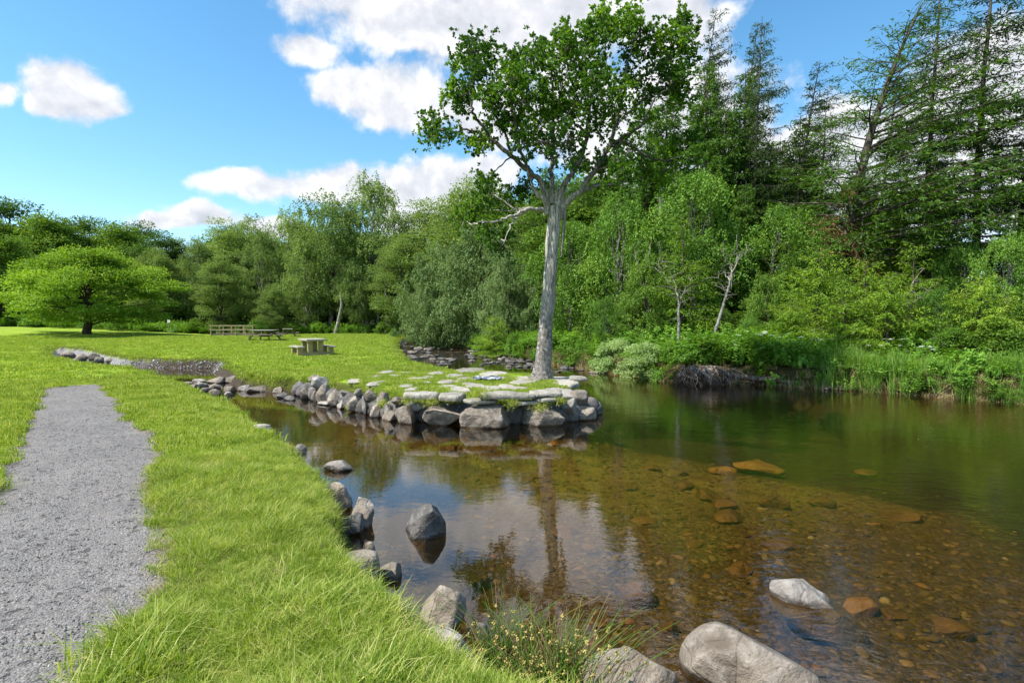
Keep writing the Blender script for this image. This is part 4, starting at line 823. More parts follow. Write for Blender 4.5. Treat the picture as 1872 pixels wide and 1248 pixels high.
for bx, by, br in BLOB:
    dy = g.uniform(-2.3, 2.0) if 900 < bx < 1200 and 60 < by < 330 else g.uniform(-1.0, 1.2)
    c = ol(bx, by, dy); rb = br / FPX * OAKD * 1.0; j = np.argmin(np.linalg.norm(SK - c, axis=1) + 0.5 * np.maximum(0, SK[:, 2] - c[2])); s0 = SK[j]
    mid = (s0 + c) / 2 + g.normal(0, .12, 3) + np.array([0, 0, -.10]); items.append((bez(s0, mid, c, 9) + g.normal(0, .012, (9, 3)), np.linspace(.026, .010, 9)))
    nt_ = int(13 * (br / 28) ** 1.5) + 4; bt = np.clip(g.normal(.43, .27), .02, .98)
    for _ in range(nt_):
        dvec = unit(g.normal(0, 1, 3) + np.array([0, 0, .25])); e = c + dvec * rb * g.uniform(.3, 1.15) * np.array([1, 1, .85]); items.append((bez(c, (c + e) / 2 + g.normal(0, .04, 3), e, 4), np.array([.009, .007, .005, .003])))
        for _ in range(5):     # rosettes of leaves at the twig end
            rc = e + g.normal(0, .13, 3); up = unit(dvec + g.normal(0, .5, 3) + np.array([0, 0, .3])); k = g.integers(8, 13); a = unit(up + g.normal(0, .75, (k, 3))); bs.append(rc + a * .015); ax.append(a); nm.append(unit(np.cross(a, g.normal(0, 1, (k, 3))) + np.array([0, 0, 1.0]))); sz.append(g.uniform(.06, .12, k)); tn.append(np.clip(bt + g.normal(0, .12, k), 0, 1))
V, F = tubes(items, 9, .07, g); link('branches', mesh_np('oak_branches', V, [F], True), M['oak_bark'], OAK)
bs, ax, nm, sz, tn = map(np.concatenate, (bs, ax, nm, sz, tn)); V, F = leaves(bs, ax, nm, sz, sz * .62, .15); link('crown', mesh_np('oak_crown', V, [F], False, tint=tn.repeat(4)), M['oak_leaf'], OAK)

# ------------------------------------------------------------------ kinds of tree
def limb_system(g, H, trunk_h, centres, r0, lean=(0, 0), nodes=14):
    top = np.array([lean[0], lean[1], H * .93]); tr = bez((0, 0, -.4), np.array([-lean[0] * .25, -lean[1] * .25, H * .5]) , top, nodes) + np.concatenate([[[0, 0, 0]], g.normal(0, .012 * H, (nodes - 1, 3)) * [1, 1, .3]])
    it = [(tr, np.linspace(1, .12, nodes) ** .9 * r0)]
    for c in centres:
        zs = np.clip(c[2] * g.uniform(.35, .8), trunk_h * .6, H * .88); s = np.array([np.interp(zs, tr[:, 2], tr[:, i]) for i in range(3)])
        mid = (s + c) / 2 + np.array([0, 0, .12 * np.linalg.norm(c - s)]) + g.normal(0, .05 * H ** .5, 3); rl = r0 * .32 * (1 - zs / H * .6)
        it.append((bez(s, mid, c, 7) + g.normal(0, .03, (7, 3)), np.linspace(rl, .012, 7)))
    return it
def tree(name, seed, H, W, trunk_h, kind, leafm, barkm, label, nb=80, per=300, ls=.16, r0=.22, lean=(0, 0), droop=0.0, top=.5, lo=.0, layered=0.0, tint0=.45, tvar=.13):
    """broadleaf tree: leaf masses at limb ends through the crown's volume"""
    g = np.random.default_rng(seed); T = empty(name, (0, 0, -500)); tag(T, label, 'tree')
    C = []
    while len(C) < nb:
        z = g.uniform(0, 1); prof = (np.sin(np.pi * np.clip(z * (1 - .0) , 0, 1) ** (.65 + .5 * top)) ** .6) if kind != 'dome' else np.sqrt(max(0, 1 - z ** 2)) * min(1, .55 + 3 * z)
        a = g.uniform(0, 2 * math.pi); rr_ = g.uniform(.25, 1) ** .5 * prof * W / 2 * (1 + .22 * math.sin(3 * a + seed) + .12 * math.sin(5 * a + 2 * seed)) * .9
        zz = trunk_h + z * (H - trunk_h) * (.96 + .05 * g.normal()); C.append(np.array([rr_ * math.cos(a) + lean[0] * zz / H, rr_ * math.sin(a) + lean[1] * zz / H, zz]))
    C = np.array(C); it = limb_system(g, H, trunk_h, C[g.choice(nb, min(nb, 34), False)], r0, lean)
    V, F = tubes(it, 8, .06, g); link('trunk', mesh_np(name + '_trunk', V, [F], True), barkm, T)
    rb = .52 * (W * W * (H - trunk_h) / nb) ** (1 / 3); B, A, N_, S, Tn = [], [], [], [], []
    for c in C:
        r = rb * g.uniform(.65, 1.3); bt = np.clip(g.normal(tint0, tvar), .05, .95); n = int(per * (r / rb) ** 2)
        if droop:
            ns = max(6, n // 12); s0 = c + unit(g.normal(0, 1, (ns, 3)) + [0, 0, .35]) * r * g.uniform(.3, 1, (ns, 1)) ; k = 12; f = np.linspace(0, 1, k)[None, :, None]; L = droop * g.uniform(.4, 1.3, (ns, 1, 1))
            outd = unit((s0 - c) * [1, 1, 0.01])[:, None, :] * L * .35; pts = s0[:, None, :] + outd * f + np.array([0, 0, -1.0]) * L * f ** 1.4 + g.normal(0, .05, (ns, k, 3)); pts = pts.reshape(-1, 3)
            a = unit(g.normal(0, .6, pts.shape) + [0, 0, -1.0]); 
        else:
            d = unit(g.normal(0, 1, (n, 3)) + [0, 0, .2]); d[:, 2] = np.where(d[:, 2] < -.2, d[:, 2] * .4, d[:, 2]); sq = np.array([1.15, 1.15, .8 - .45 * layered])
            pts = c + d * r * sq * g.uniform(.15, 1, (n, 1)) ** .45 + fbm(d * 2.2 + c, 2, seed)[:, None] * d * r * .25; a = unit(d * [1, 1, .3] + g.normal(0, .6, d.shape))
        B.append(pts); A.append(a); N_.append(unit(g.normal(0, .55, pts.shape) + [0, 0, 1.0] + .5 * unit(pts - c))); S.append(ls * g.uniform(.6, 1.25, len(pts))); Tn.append(np.clip(bt + g.normal(0, .10, len(pts)), 0, 1))
    B, A, N_, S, Tn = map(np.concatenate, (B, A, N_, S, Tn)); V, F = leaves(B, A, N_, S, S * .6, .12)
    link('crown', mesh_np(name + '_crown', V, [F], False, tint=Tn.repeat(4)), leafm, T); return T
def conifer(name, seed, H, base, Lmax, leafm, label, step=.30, droop=.25, nl=.20, dens=1.0, r0=.2, lean=(0, 0), sparse_top=0.0, upturn=.2, wind=0.0, tint0=.45, tip=.35, barkm=None, sl=1.0, cw=.045):
    g = np.random.default_rng(seed); T = empty(name, (0, 0, -500)); tag(T, label, 'tree'); nodes = 22
    tz = np.linspace(-.4, H, nodes); tx = lean[0] * (tz / H) ** 2 + np.cumsum(g.normal(0, .02, nodes)); ty = lean[1] * (tz / H) ** 2 + np.cumsum(g.normal(0, .02, nodes)); tr = np.stack([tx, ty, tz], -1)
    it = [(tr, np.linspace(1, .06, nodes) ** .85 * r0)]; B, A, S, Tn = [], [], [], []
    z = base
    while z < H - .15:
        f = (z - base) / (H - base); n = g.integers(2, 5)
        for _ in range(n):
            if g.uniform() < sparse_top * f * .6: continue
            az = g.uniform(0, 2 * math.pi); L = Lmax * (1 - f) ** .75 * g.uniform(.55, 1.15) + tip; L *= (1 + wind * math.cos(az)); dirh = np.array([math.cos(az), math.sin(az), 0])
            s = np.array([np.interp(z, tz, tx), np.interp(z, tz, ty), z]); k = 8; u = np.linspace(0, 1, k)[:, None]
            pts = s + dirh * L * u + np.array([wind * .5, 0, 0]) * L * u ** 2 + np.array([0, 0, 1.0]) * L * (upturn * (.5 + f) * u - droop * (1.2 - f) * u ** 1.6 * (1 - .45 * u)) ; pts[1:] += g.normal(0, .02, (k - 1, 3)) * L * .4
            it.append((pts, np.linspace(max(.008, .018 * L ** .8), .004, k)))
            ns = max(3, int(L / .17 * dens)); bt = np.clip(g.normal(tint0, .13), 0, 1)
            for q in np.linspace(.12, 1, ns):
                c = np.array([np.interp(q, np.linspace(0, 1, k), pts[:, i]) for i in range(3)]); sd = 1 if g.uniform() < .5 else -1; sl_ = sl * L * .30 * (1 - q * .6) * g.uniform(.5, 1.2) + .12
                dr = unit(dirh * .8 + sd * np.array([-dirh[1], dirh[0], 0]) * .9 + np.array([0, 0, g.normal(-.12, .22) - droop * .7])); m = max(3, int(sl_ / .055)); w_ = np.linspace(0, 1, m)[:, None]
                p = c + dr * sl_ * w_ + np.array([0, 0, -1.0]) * droop * .5 * sl_ * w_ ** 2; B.append(p); A.append(unit(dr + g.normal(0, .55, (m, 3)))); S.append(nl * g.uniform(.6, 1.2, m)); Tn.append(np.clip(bt + .12 * w_[:, 0] + g.normal(0, .1, m), 0, 1))
        z += step * g.uniform(.6, 1.4)
    V, F = tubes(it, 6, .05, g); link('trunk', mesh_np(name + '_trunk', V, [F], True), barkm or M['bark_conifer'], T)
    B, A, S, Tn = map(np.concatenate, (B, A, S, Tn)); V, F = leaves(B, A, unit(g.normal(0, .7, B.shape) + [0, 0, 1]), S, cw * g.uniform(.7, 1.4, len(S)), .1)
    link('crown', mesh_np(name + '_crown', V, [F], False, tint=Tn.repeat(4)), leafm, T); return T
used = set()
def plant(T, px, d, label, s=1.0, rz=None, group=None, z=None, sx=None, cat=None):
    x = AT(px, 600, d)[0]; zz = hz(x, d) - .05 if z is None else z; rz = (px * 1.37 + d) % 6.28 if rz is None else rz
    if T.name not in used:
        used.add(T.name); T.location = (x, d, zz); T.rotation_euler = (0, 0, rz); T.scale = (s, s, s) if sx is None else (s * sx, s * sx, s); T['label'] = label
        if group: T['group'] = group
        if cat: T['category'] = cat
        return T
    o = copy_tree(T, (x, d, zz), rz, (s, s, s) if sx is None else (s * sx, s * sx, s), label, group, cat); return o
def hfor(ytop, d, px=936):   # height of a tree whose top shows at ytop
    return AT(px, ytop, d)[2]

birchA = tree('birch_tree', 21, 16, 8.5, 2.6, 'birch', M['birch_leaf'], M['bark_birch'], '', nb=150, per=260, ls=.17, droop=.75, top=.35, r0=.2)
birchB = tree('birch_tree', 22, 16, 7.5, 3.5, 'birch', M['birch_leaf'], M['bark_grey'], '', nb=140, per=250, ls=.17, droop=.9, top=.2, r0=.2, lean=(1.0, 0))
alder = tree('alder_tree', 23, 13, 8.0, .8, 'alder', M['birch_leaf'], M['bark_dark'], '', nb=170, per=270, ls=.17, droop=0, top=.5, r0=.18, tint0=.38)
willow = tree('willow_tree', 24, 9, 9.0, .3, 'dome', M['willow_leaf'], M['bark_dark'], '', nb=190, per=280, ls=.15, droop=.35, top=.5, r0=.2)
oakA = tree('woodland_oak', 25, 13, 11, 1.2, 'dome', M['dark_leaf'], M['bark_dark'], '', nb=120, per=300, ls=.24, layered=.4, r0=.3)
oakB = tree('woodland_oak', 26, 12, 10, 1.0, 'dome', M['mid_leaf'], M['bark_dark'], '', nb=110, per=300, ls=.24, layered=.3, r0=.3)
maple = tree('spreading_tree', 27, 8.6, 16.8, 1.5, 'dome', M['maple_leaf'], M['bark_dark'], '', nb=150, per=420, ls=.22, layered=.35, r0=.42, tvar=.18)
bushA = tree('bush', 31, 2.6, 3.0, .1, 'dome', M['bush_leaf'], M['bark_dark'], '', nb=45, per=190, ls=.12, r0=.04)
bushB = tree('bush', 32, 2.2, 2.6, .1, 'dome', M['mid_leaf'], M['bark_dark'], '', nb=40, per=190, ls=.13, r0=.04)
bushP = tree('pale_bush', 33, 1.7, 2.3, .0, 'dome', M['pale_bush_leaf'], M['bark_dark'], '', nb=48, per=240, ls=.085, r0=.03, droop=0)
rowan = tree('young_broadleaf_tree', 34, 7.0, 4.6, .6, 'alder', M['mid_leaf'], M['bark_dark'], '', nb=80, per=240, ls=.12, r0=.10, tint0=.6, droop=.3)
rowanB = tree('young_broadleaf_tree', 35, 8.5, 4.8, 1.2, 'birch', M['bush_leaf'], M['bark_grey'], '', nb=90, per=240, ls=.12, r0=.10, tint0=.45, droop=.5)
spruceA = conifer('spruce_tree', 41, 22, 4.0, 3.6, M['needle_dark'], '', step=.29, droop=.30, sparse_top=.1, lean=(.6, 0), wind=.25, r0=.24, nl=.25, cw=.055, dens=1.05, sl=1.2)
spruceB = conifer('spruce_tree', 42, 21, 3.0, 3.1, M['needle_dark'], '', step=.28, droop=.12, upturn=.35, sparse_top=.1, lean=(1.8, 0), wind=.4, r0=.20, nl=.24, cw=.055, dens=1.15, sl=1.2)
spruceC = conifer('dense_spruce_tree', 43, 17, 1.0, 3.4, M['needle_green'], '', step=.22, droop=.35, dens=1.6, r0=.2, nl=.27, cw=.08, tint0=.35, sl=1.3)
spruceD = conifer('larch_tree', 44, 17, 3.5, 6.0, M['needle_green'], '', step=.36, droop=.22, upturn=.5, sparse_top=.1, lean=(3.2, 0), wind=.35, r0=.27, nl=.24, cw=.045, tint0=.2, dens=.95, sl=1.1)
youngA = conifer('young_larch_tree', 45, 6.5, .5, 2.6, M['needle_bright'], '', step=.22, droop=.5, dens=1.8, r0=.09, nl=.17, cw=.05, upturn=.45, tint0=.5, sl=1.5)
youngB = conifer('young_larch_tree', 46, 8.0, 1.0, 2.3, M['needle_bright'], '', step=.28, droop=.45, dens=1.7, r0=.09, nl=.17, cw=.05, upturn=.4, tint0=.35, sl=1.4)

# left: the spreading tree on the lawn and the wood on the slope behind it
plant(maple, 163, 55, 'low wide bright green tree with a dark short trunk spreading over the lawn', .88, rz=.6, sx=1.1)
G_L = 'woodland trees on the slope behind the spreading tree'
for px, d, yt, T, lab in ((20, 84, 376, oakA, 'dark crown highest on the far left edge of the wood'), (95, 80, 405, oakB, 'brownish green round crown behind the spreading tree, left of its top'), (165, 86, 408, oakA, 'darkest green crown rising just behind the spreading tree'),
                         (10, 68, 440, oakB, 'leafy mid-green tree at the left frame edge'), (225, 84, 422, oakB, 'light green tree right of the darkest crown'), (255, 92, 420, oakA, 'tree with a small pointed top on the wood skyline'), (300, 80, 438, oakA, 'low dark tree in the dip of the skyline'),
                         (285, 70, 455, alder, 'mid-green tree right behind the spreading tree'), (335, 80, 440, alder, 'tree filling the skyline dip left of the grey-green birches'), (-60, 70, 395, oakA, 'dark tree half out of frame on the left'), (60, 70, 470, alder, 'green tree peeping over the left half of the spreading tree')):
    h0 = {oakA.name: 13, oakB.name: 12, alder.name: 13}[T.name]; x = AT(px, 600, d)[0]; z = hz(x, d); plant(T, px, d, lab, (hfor(yt, d, px) - z) / h0, group=None, sx=1.1)
# middle distance
for px, d, yt, T, lab in ((365, 72, 445, birchA, 'pale grey-green birch left of the footbridge'), (415, 76, 405, alder, 'round-topped tree above the footbridge'), (450, 82, 392, birchB, 'dark birch with the highest top left of the tall birch pair'), (405, 66, 470, alder, 'bushy grey tree just behind the footbridge'),
                         (480, 72, 425, birchA, 'wide drooping birch above the middle picnic table'), (525, 78, 385, birchB, 'thin loose-topped birch on the skyline left of the tall pair'), (560, 68, 440, birchA, 'silvery drooping birch behind the far picnic table'), (608, 70, 355, birchB, 'left and broader tree of the tall birch pair'),
                         (682, 72, 334, birchA, 'tallest birch, right one of the tall pair'), (735, 62, 430, alder, 'rounded light green alder right of the tall birches'), (778, 74, 372, alder, 'dark tree on the skyline by the cloud'), (832, 72, 345, birchB, 'tree rising left of the oak crown'), (862, 58, 330, alder, 'green tree behind the low left branch of the oak'),
                         (660, 66, 470, birchB, 'drooping birch in front of the tall pair'), (500, 64, 520, alder, 'low bushy tree behind the far picnic table, left'), (700, 68, 560, alder, 'low dark tree at the back edge of the lawn')):
    h0 = {birchA.name: 16, birchB.name: 16, alder.name: 13}[T.name]; x = AT(px, 600, d)[0]; z = hz(x, d); plant(T, px, d, lab, (hfor(yt, d, px) - z) / h0, sx=1.15 if 'pair' not in lab else 1.4)
for px, d, yt, T, sx, lab in ((812, 46, 452, willow, 1.0, 'grey-green willow leaning over the rapids'), (880, 42, 420, willow, 1.0, 'big silvery willow on the far bank left of the oak trunk'), (930, 37, 470, willow, .8, 'willow just left of the oak trunk'), (950, 48, 380, alder, .9, 'dense green tree behind the silvery willow'),
                             (770, 56, 520, willow, .8, 'low willow beside the head of the rapids'), (840, 52, 520, alder, .8, 'shady tree over the head of the rapids'), (905, 34, 575, youngA, 1.3, 'bright feathery conifer reaching over the river left of the oak trunk'), (1000, 42, 300, spruceC, 1.2, 'tall green conifer directly behind the oak trunk')):
    h0 = {willow.name: 9, alder.name: 13, youngA.name: 6.5, spruceC.name: 17}[T.name]; x = AT(px, 600, d)[0]; z = hz(x, d); plant(T, px, d, lab, (hfor(yt, d, px) - z) / h0, sx=sx)
# right bank forest: tall trees
for px, d, yt, T, sx, lab in ((1262, 34, 15, spruceB, .8, 'thin dark spruce just right of the oak crown, its tip bent right'), (1340, 33, 38, spruceB, .8, 'dark spruce in the middle of the three bent tips right of the oak'), (1375, 30, 28, spruceA, .7, 'rightmost dark spruce of the three bent tips right of the oak'),
                             (1300, 36, 120, spruceA, .8, 'straight spruce behind the three bent-tipped ones'), (1215, 36, 150, spruceC, 1.0, 'green spruce half hidden behind the right side of the oak crown'), (1130, 34, 270, spruceC, 1.0, 'green spruce seen under the oak crown'), (1420, 38, 250, spruceC, .8, 'dense green spruce left of the big leaning larch'),
                             (1530, 25, -5, spruceD, 1.3, 'big spreading larch with dark forked limbs and a top leaning right'), (1690, 27, -60, spruceA, .95, 'tall dark spruce with a bare lower trunk, right of the leaning larch'), (1780, 27, -130, spruceA, 1.05, 'tallest spruce, trunk black against the cloud near the right edge'),
                             (1858, 26, -60, spruceB, 1.1, 'spruce at the right frame edge'), (1600, 33, 95, spruceB, 1.0, 'thin spruce behind the leaning larch on its right'), (1470, 36, 280, spruceC, 1.0, 'green spruce behind the leaning larch on its left'), (1585, 33, 330, spruceC, .9, 'mid-height green spruce behind the broken brown branches'),
                             (1980, 24, -40, spruceA, 1.0, 'dark spruce beyond the right frame edge'), (1360, 28, 330, spruceC, .9, 'green spruce among the undergrowth right of the bare birch'), (1065, 40, 330, spruceC, .9, 'green spruce just right of the oak trunk, farther back'), (1740, 40, 430, spruceC, 1.0, 'low green spruce far back between the black trunks'), (1445, 31, 110, spruceB, 1.1, 'slender dark spruce left of the leaning larch'), (1495, 34, 175, spruceA, .9, 'dark spruce close behind the leaning larch trunk'), (1230, 31, 240, spruceA, .8, 'dark spruce under the right rim of the oak crown'), (1320, 30, 190, spruceC, .9, 'dense green spruce below the three bent tips'), (1395, 32, 250, spruceC, .9, 'dense green spruce filling right of the three bent tips'), (1560, 32, 300, spruceC, 1.0, 'dense spruce low behind the leaning larch'), (1630, 30, 345, spruceC, 1.0, 'bushy spruce right of the rust-brown branches'), (1275, 29, 330, spruceC, .9, 'bright spruce over the bare birch top'), (1490, 29, 360, spruceC, 1.0, 'bushy spruce left of the rust-brown branches'), (1180, 33, 240, spruceC, .8, 'spruce behind the pale drooping birch'), (1288, 31, 105, spruceC, .75, 'narrow green spruce between the two left bent tips'), (1355, 32, 125, spruceC, .75, 'narrow green spruce under the middle bent tip'), (1455, 33, 210, spruceC, .85, 'green spruce standing left of the leaning larch crown'), (1700, 33, 290, spruceC, .9, 'green spruce low between the right-hand black trunks')):
    h0 = {spruceA.name: 22, spruceB.name: 21, spruceC.name: 17, spruceD.name: 17}[T.name]; x = AT(px, 600, d)[0]; z = hz(x, d); plant(T, px, d, lab, (hfor(yt, d, px) - z) / h0, sx=sx, rz=(px % 7) * .12 - .4)
# lower trees and bushes on the right bank
for px, d, yt, T, sx, lab in ((1130, 28, 345, rowanB, 1.0, 'pale drooping young birch right of the oak trunk'), (1085, 29, 470, rowan, 1.0, 'leafy sapling just right of the oak trunk'), (1180, 25, 470, rowan, 1.0, 'leafy sapling above the two pale bushes'), (1245, 24.5, 392, youngB, 1.1, 'young larch with a bright yellow-green top above the pale bushes'),
                             (1400, 22.5, 500, rowan, 1.0, 'grey-leaved sapling right of the bare leaning birch'), (1500, 21, 450, youngA, 1.2, 'bright young larch in front of the big leaning larch'), (1580, 20.5, 470, youngA, 1.15, 'bright young larch spreading long sprays over the nettles'), (1665, 20.5, 440, youngB, 1.2, 'young larch with a thin curved stem above the ferns'),
                             (1440, 25, 430, youngB, 1.2, 'young larch left of the broken brown branches'), (1760, 22, 440, rowanB, 1.1, 'leafy young tree under the tallest spruce'), (1840, 19, 420, rowanB, 1.0, 'dark leafy young tree at the right edge'), (1700, 24, 400, youngB, 1.2, 'young larch behind the fern bank'),
                             (1320, 24, 560, rowan, 1.1, 'leafy bush-like sapling behind the root mass'), (1040, 32, 520, rowan, 1.2, 'sapling beside the oak trunk on the far bank'), (1620, 28, 380, youngB, 1.5, 'light green larch behind the bright young larches'), (1210, 30, 420, rowanB, 1.2, 'leafy young tree behind the bright-topped larch'),
                             (1920, 19, 400, rowanB, 1.2, 'leafy tree just outside the right edge'), (1555, 26, 330, youngB, 1.2, 'bright green larch under the broken brown branches'), (1000, 36, 560, youngB, 1.2, 'feathery young conifer behind the oak trunk'), (1540, 19.6, 520, youngA, 1.4, 'low bright larch bending over the herbs above the stump'), (1450, 20.6, 545, youngA, 1.3, 'low bright larch left of the stump'), (1625, 19.2, 500, youngA, 1.3, 'low bright larch by the thin curved stem'), (1375, 21.4, 575, rowanB, 1.3, 'light leafy shrub right of the bare leaning birch foot'), (1720, 18.9, 520, rowanB, 1.3, 'light leafy shrub behind the reeds'), (1790, 18.2, 500, youngA, 1.4, 'green larch spray behind the reeds at right'), (1110, 25.5, 540, rowanB, 1.3, 'light leafy shrub behind the pale bushes'), (1262, 27, 310, rowanB, 1.2, 'tall leafy tree rising behind the bare birch'), (1410, 26, 370, rowanB, 1.3, 'leafy tree right of the bare birch, behind the larches'), (1500, 25.5, 400, rowanB, 1.3, 'leafy tree under the left side of the leaning larch'), (1040, 30, 400, rowanB, 1.2, 'leafy tree rising just right of the oak trunk')):
    h0 = {rowan.name: 7.0, rowanB.name: 8.5, youngA.name: 6.5, youngB.name: 8}[T.name]; x = AT(px, 600, d)[0]; z = hz(x, d); plant(T, px, d, lab, (hfor(yt, d, px) - z) / h0, sx=sx)
BL = [(1178, 21.3, 620, bushP, 1.0, 'pale yellow-green round bush overhanging the water, nearest of the two'), (1118, 23.4, 615, bushP, .9, 'pale grey-green bush overhanging the water, left of the brighter one'),
      (1290, 21.2, 640, bushA, 1.0, 'green bush growing over the root mass'), (1350, 20.8, 645, bushA, 1.1, 'bright bush right of the root mass'), (1420, 20.2, 640, bushB, 1.1, 'green bush above the fallen log'), (1500, 19.5, 635, bushA, 1.2, 'nettle-green bush above the tree stump'),
      (1580, 18.9, 640, bushB, 1.1, 'low bush with white flowers beside it'), (1660, 18.6, 615, bushA, 1.2, 'leafy bush behind the reeds'), (1740, 18.0, 600, bushA, 1.3, 'ferny green bush behind the reeds toward the right'), (1830, 17.2, 590, bushB, 1.4, 'dark leafy bush at the right edge behind the reeds'),
      (1230, 23.0, 640, bushA, 1.0, 'green bush behind the pale bushes'), (1060, 27.5, 640, bushA, 1.0, 'low bright bush right of the oak trunk at the water'), (1020, 29.5, 640, bushB, 1.1, 'low dark bush behind the oak trunk at the water'), (940, 32.5, 630, bushA, 1.2, 'bright fern-green bush on the far bank left of the oak'),
      (890, 35.5, 615, bushB, 1.2, 'dark bush at the rapids on the far bank'), (868, 40, 610, bushA, .8, 'light green tuft of bush at the rapids'), (720, 52, 600, bushA, 1.2, 'bright bush on the lawn corner by the rapids'), (700, 60, 590, bushB, 1.4, 'dark bush behind the lawn corner'),
      (640, 68, 590, bushB, 1.6, 'bush right of the leaning birch trunk'), (580, 66, 588, bushA, 1.6, 'bush left of the leaning birch trunk'), (540, 64, 590, bushB, 1.5, 'bush behind the far picnic table'), (470, 62, 585, bushA, 1.4, 'bright green bush right of the footbridge'),
      (430, 66, 585, bushB, 1.6, 'bush behind the footbridge'), (360, 66, 585, bushB, 1.7, 'dark bush left of the footbridge'), (215, 64, 582, bushA, 1.3, 'light bracken-like bush right of the spreading tree trunk'), (120, 68, 585, bushB, 1.8, 'dark bush under the spreading tree'),
      (30, 66, 588, bushB, 1.8, 'dark bush at the left edge behind the lawn'), (760, 58, 585, bushB, 1.2, 'dark bush at the head of the rapids'), (270, 68, 580, bushB, 1.7, 'dark bush by the white notice'), (810, 50, 600, bushB, 1.2, 'dark bush over the rapids water'), (1900, 16.6, 600, bushA, 1.3, 'leafy bush outside the right edge'),
      (1160, 26.5, 560, bushB, 1.4, 'tall dark bush behind the pale bushes'), (1380, 24.5, 560, bushB, 1.5, 'dark bush between the saplings'), (1475, 23.5, 540, bushB, 1.5, 'shaded bush behind the young larches'), (1560, 23.5, 560, bushB, 1.6, 'shaded bush under the larch sprays'), (1640, 23, 540, bushA, 1.6, 'green bush under the light larch'), (1700, 21, 560, bushB, 1.6, 'bush behind the fern bank')]
for px, d, yt, T, sx, lab in BL:
    h0 = {bushA.name: 2.6, bushB.name: 2.2, bushP.name: 1.7}[T.name]; x = AT(px, 600, d)[0]; z = hz(x, d); z = -.5 if T is bushP else max(z, -.5) ; plant(T, px, d, lab, max(.3, (hfor(yt, d, px) - z) / h0), sx=sx, z=z - .1, cat='bush')
# woodland mass behind: copies that read only as filling, deep in the shade
g = np.random.default_rng(77)
for k in range(34):
    px = -80 + k * 36 + g.uniform(-12, 12); d = g.uniform(80, 100) if px < 800 else g.uniform(60, 80); ytop = np.interp(px, [-100, 0, 200, 330, 450, 700, 800, 900, 1100], [385, 400, 430, 455, 420, 400, 420, 350, 330])
    T = (oakA, alder, oakB)[k % 3]; h0 = (13, 13, 12)[k % 3]; x = AT(px, 600, d)[0]; z = hz(x, d); plant(T, px, d, 'background woodland tree deep in the massed wood behind the lawn and river', max(.4, (hfor(ytop + g.uniform(5, 40), d, px) - z) / h0), group='background woodland trees behind the lawn and river', sx=1.25)
for k in range(22):
    px = 1010 + k * 52 + g.uniform(-16, 16); d = g.uniform(36, 50); yt = np.interp(px, [1000, 1200, 1400, 1600, 1750, 2100], [400, 330, 420, 470, 500, 500]) + g.uniform(-30, 30)
    T = (alder, oakB, spruceC, alder)[k % 4]; h0 = (13, 12, 17, 13)[k % 4]; x = AT(px, 600, d)[0]; z = hz(x, d); plant(T, px, d, 'background tree deep in the shade of the right bank wood', (hfor(yt, d, px) - z) / h0, group='background trees of the right bank wood', sx=1.2)
# ------------------------------------------------------------------ bare birches, logs and roots
g = np.random.default_rng(55)
def stem_tree(name, label, d, line, r0, r1, mat, twigs=(), cat='tree', tw=0, twl=.6, mat2=None):
    b = AT(*line[0], d); b[2] = min(b[2], hz(b[0], d)); T = tag(empty(name, tuple(b)), label, cat)
    q = resample([AT(x, y, d + .0) - b for x, y in line], 16); q[1:] += g.normal(0, .015, (15, 3)); q[0][2] -= .3
    V, F = tubes([(q, np.linspace(r0, r1, 16))], 10, .06, g); link('trunk', mesh_np(name, V, [F], True), mat, T)
    it = []
    for tl in twigs:
        z = resample([AT(x, y, d + g.normal(0, .25)) - b for x, y in tl], 9); z += g.normal(0, .02, z.shape); it.append((z, np.linspace(r0 * .35, .006, 9)))
    base = [i[0] for i in it] + [q[9:]]
    for _ in range(tw):
        s = base[g.integers(len(base))]; p0 = s[g.integers(len(s))]; dr = unit(g.normal(0, 1, 3) + [0, 0, .5]); L = twl * g.uniform(.3, 1.1); it.append((bez(p0, p0 + dr * L * .5 + [0, 0, .08], p0 + dr * L, 6) + g.normal(0, .012, (6, 3)), np.linspace(.011, .003, 6)))
    if it: V, F = tubes(it, 6); link('branches', mesh_np(name + '_branches', V, [F], True), mat2 or M['bleached_wood'], T)
    return T
stem_tree('leaning_birch', 'leaning birch with a pale slanting trunk at the back of the lawn', 64, [(612, 612), (618, 590), (625, 560), (622, 535)], .24, .14, M['bark_birch'], [[(622, 545), (615, 530), (605, 515)]], mat2=M['bark_dark'])
stem_tree('bare_birch', 'bare white-barked birch leaning right with leafless branches at its top', 21.8, [(1299, 655), (1306, 610), (1320, 568), (1332, 525), (1337, 500)], .075, .035, M['bark_birch'],
          [[(1337, 500), (1345, 480), (1362, 462), (1375, 452)], [(1337, 502), (1333, 485), (1325, 470), (1318, 455)], [(1334, 515), (1326, 500), (1320, 482)], [(1345, 482), (1350, 465), (1348, 450)], [(1328, 540), (1318, 525), (1312, 505)]], tw=46)
stem_tree('bare_birch', 'upright thin birch with an orange mossy foot on the root mass', 20.9, [(1243, 662), (1240, 640), (1241, 600), (1242, 560), (1240, 540)], .065, .03, M['bark_birch'],
          [[(1240, 545), (1225, 520), (1212, 505), (1205, 490)], [(1240, 540), (1232, 515), (1222, 498), (1210, 480)], [(1241, 555), (1250, 530), (1262, 515)]], tw=40)
stem_tree('bare_sapling', 'thin curved brown stem rising from the fern bank', 19.0, [(1647, 655), (1660, 620), (1664, 580), (1660, 540), (1672, 510), (1690, 490)], .045, .015, M['dead_wood'], [[(1662, 560), (1680, 545), (1712, 520)]], tw=16)
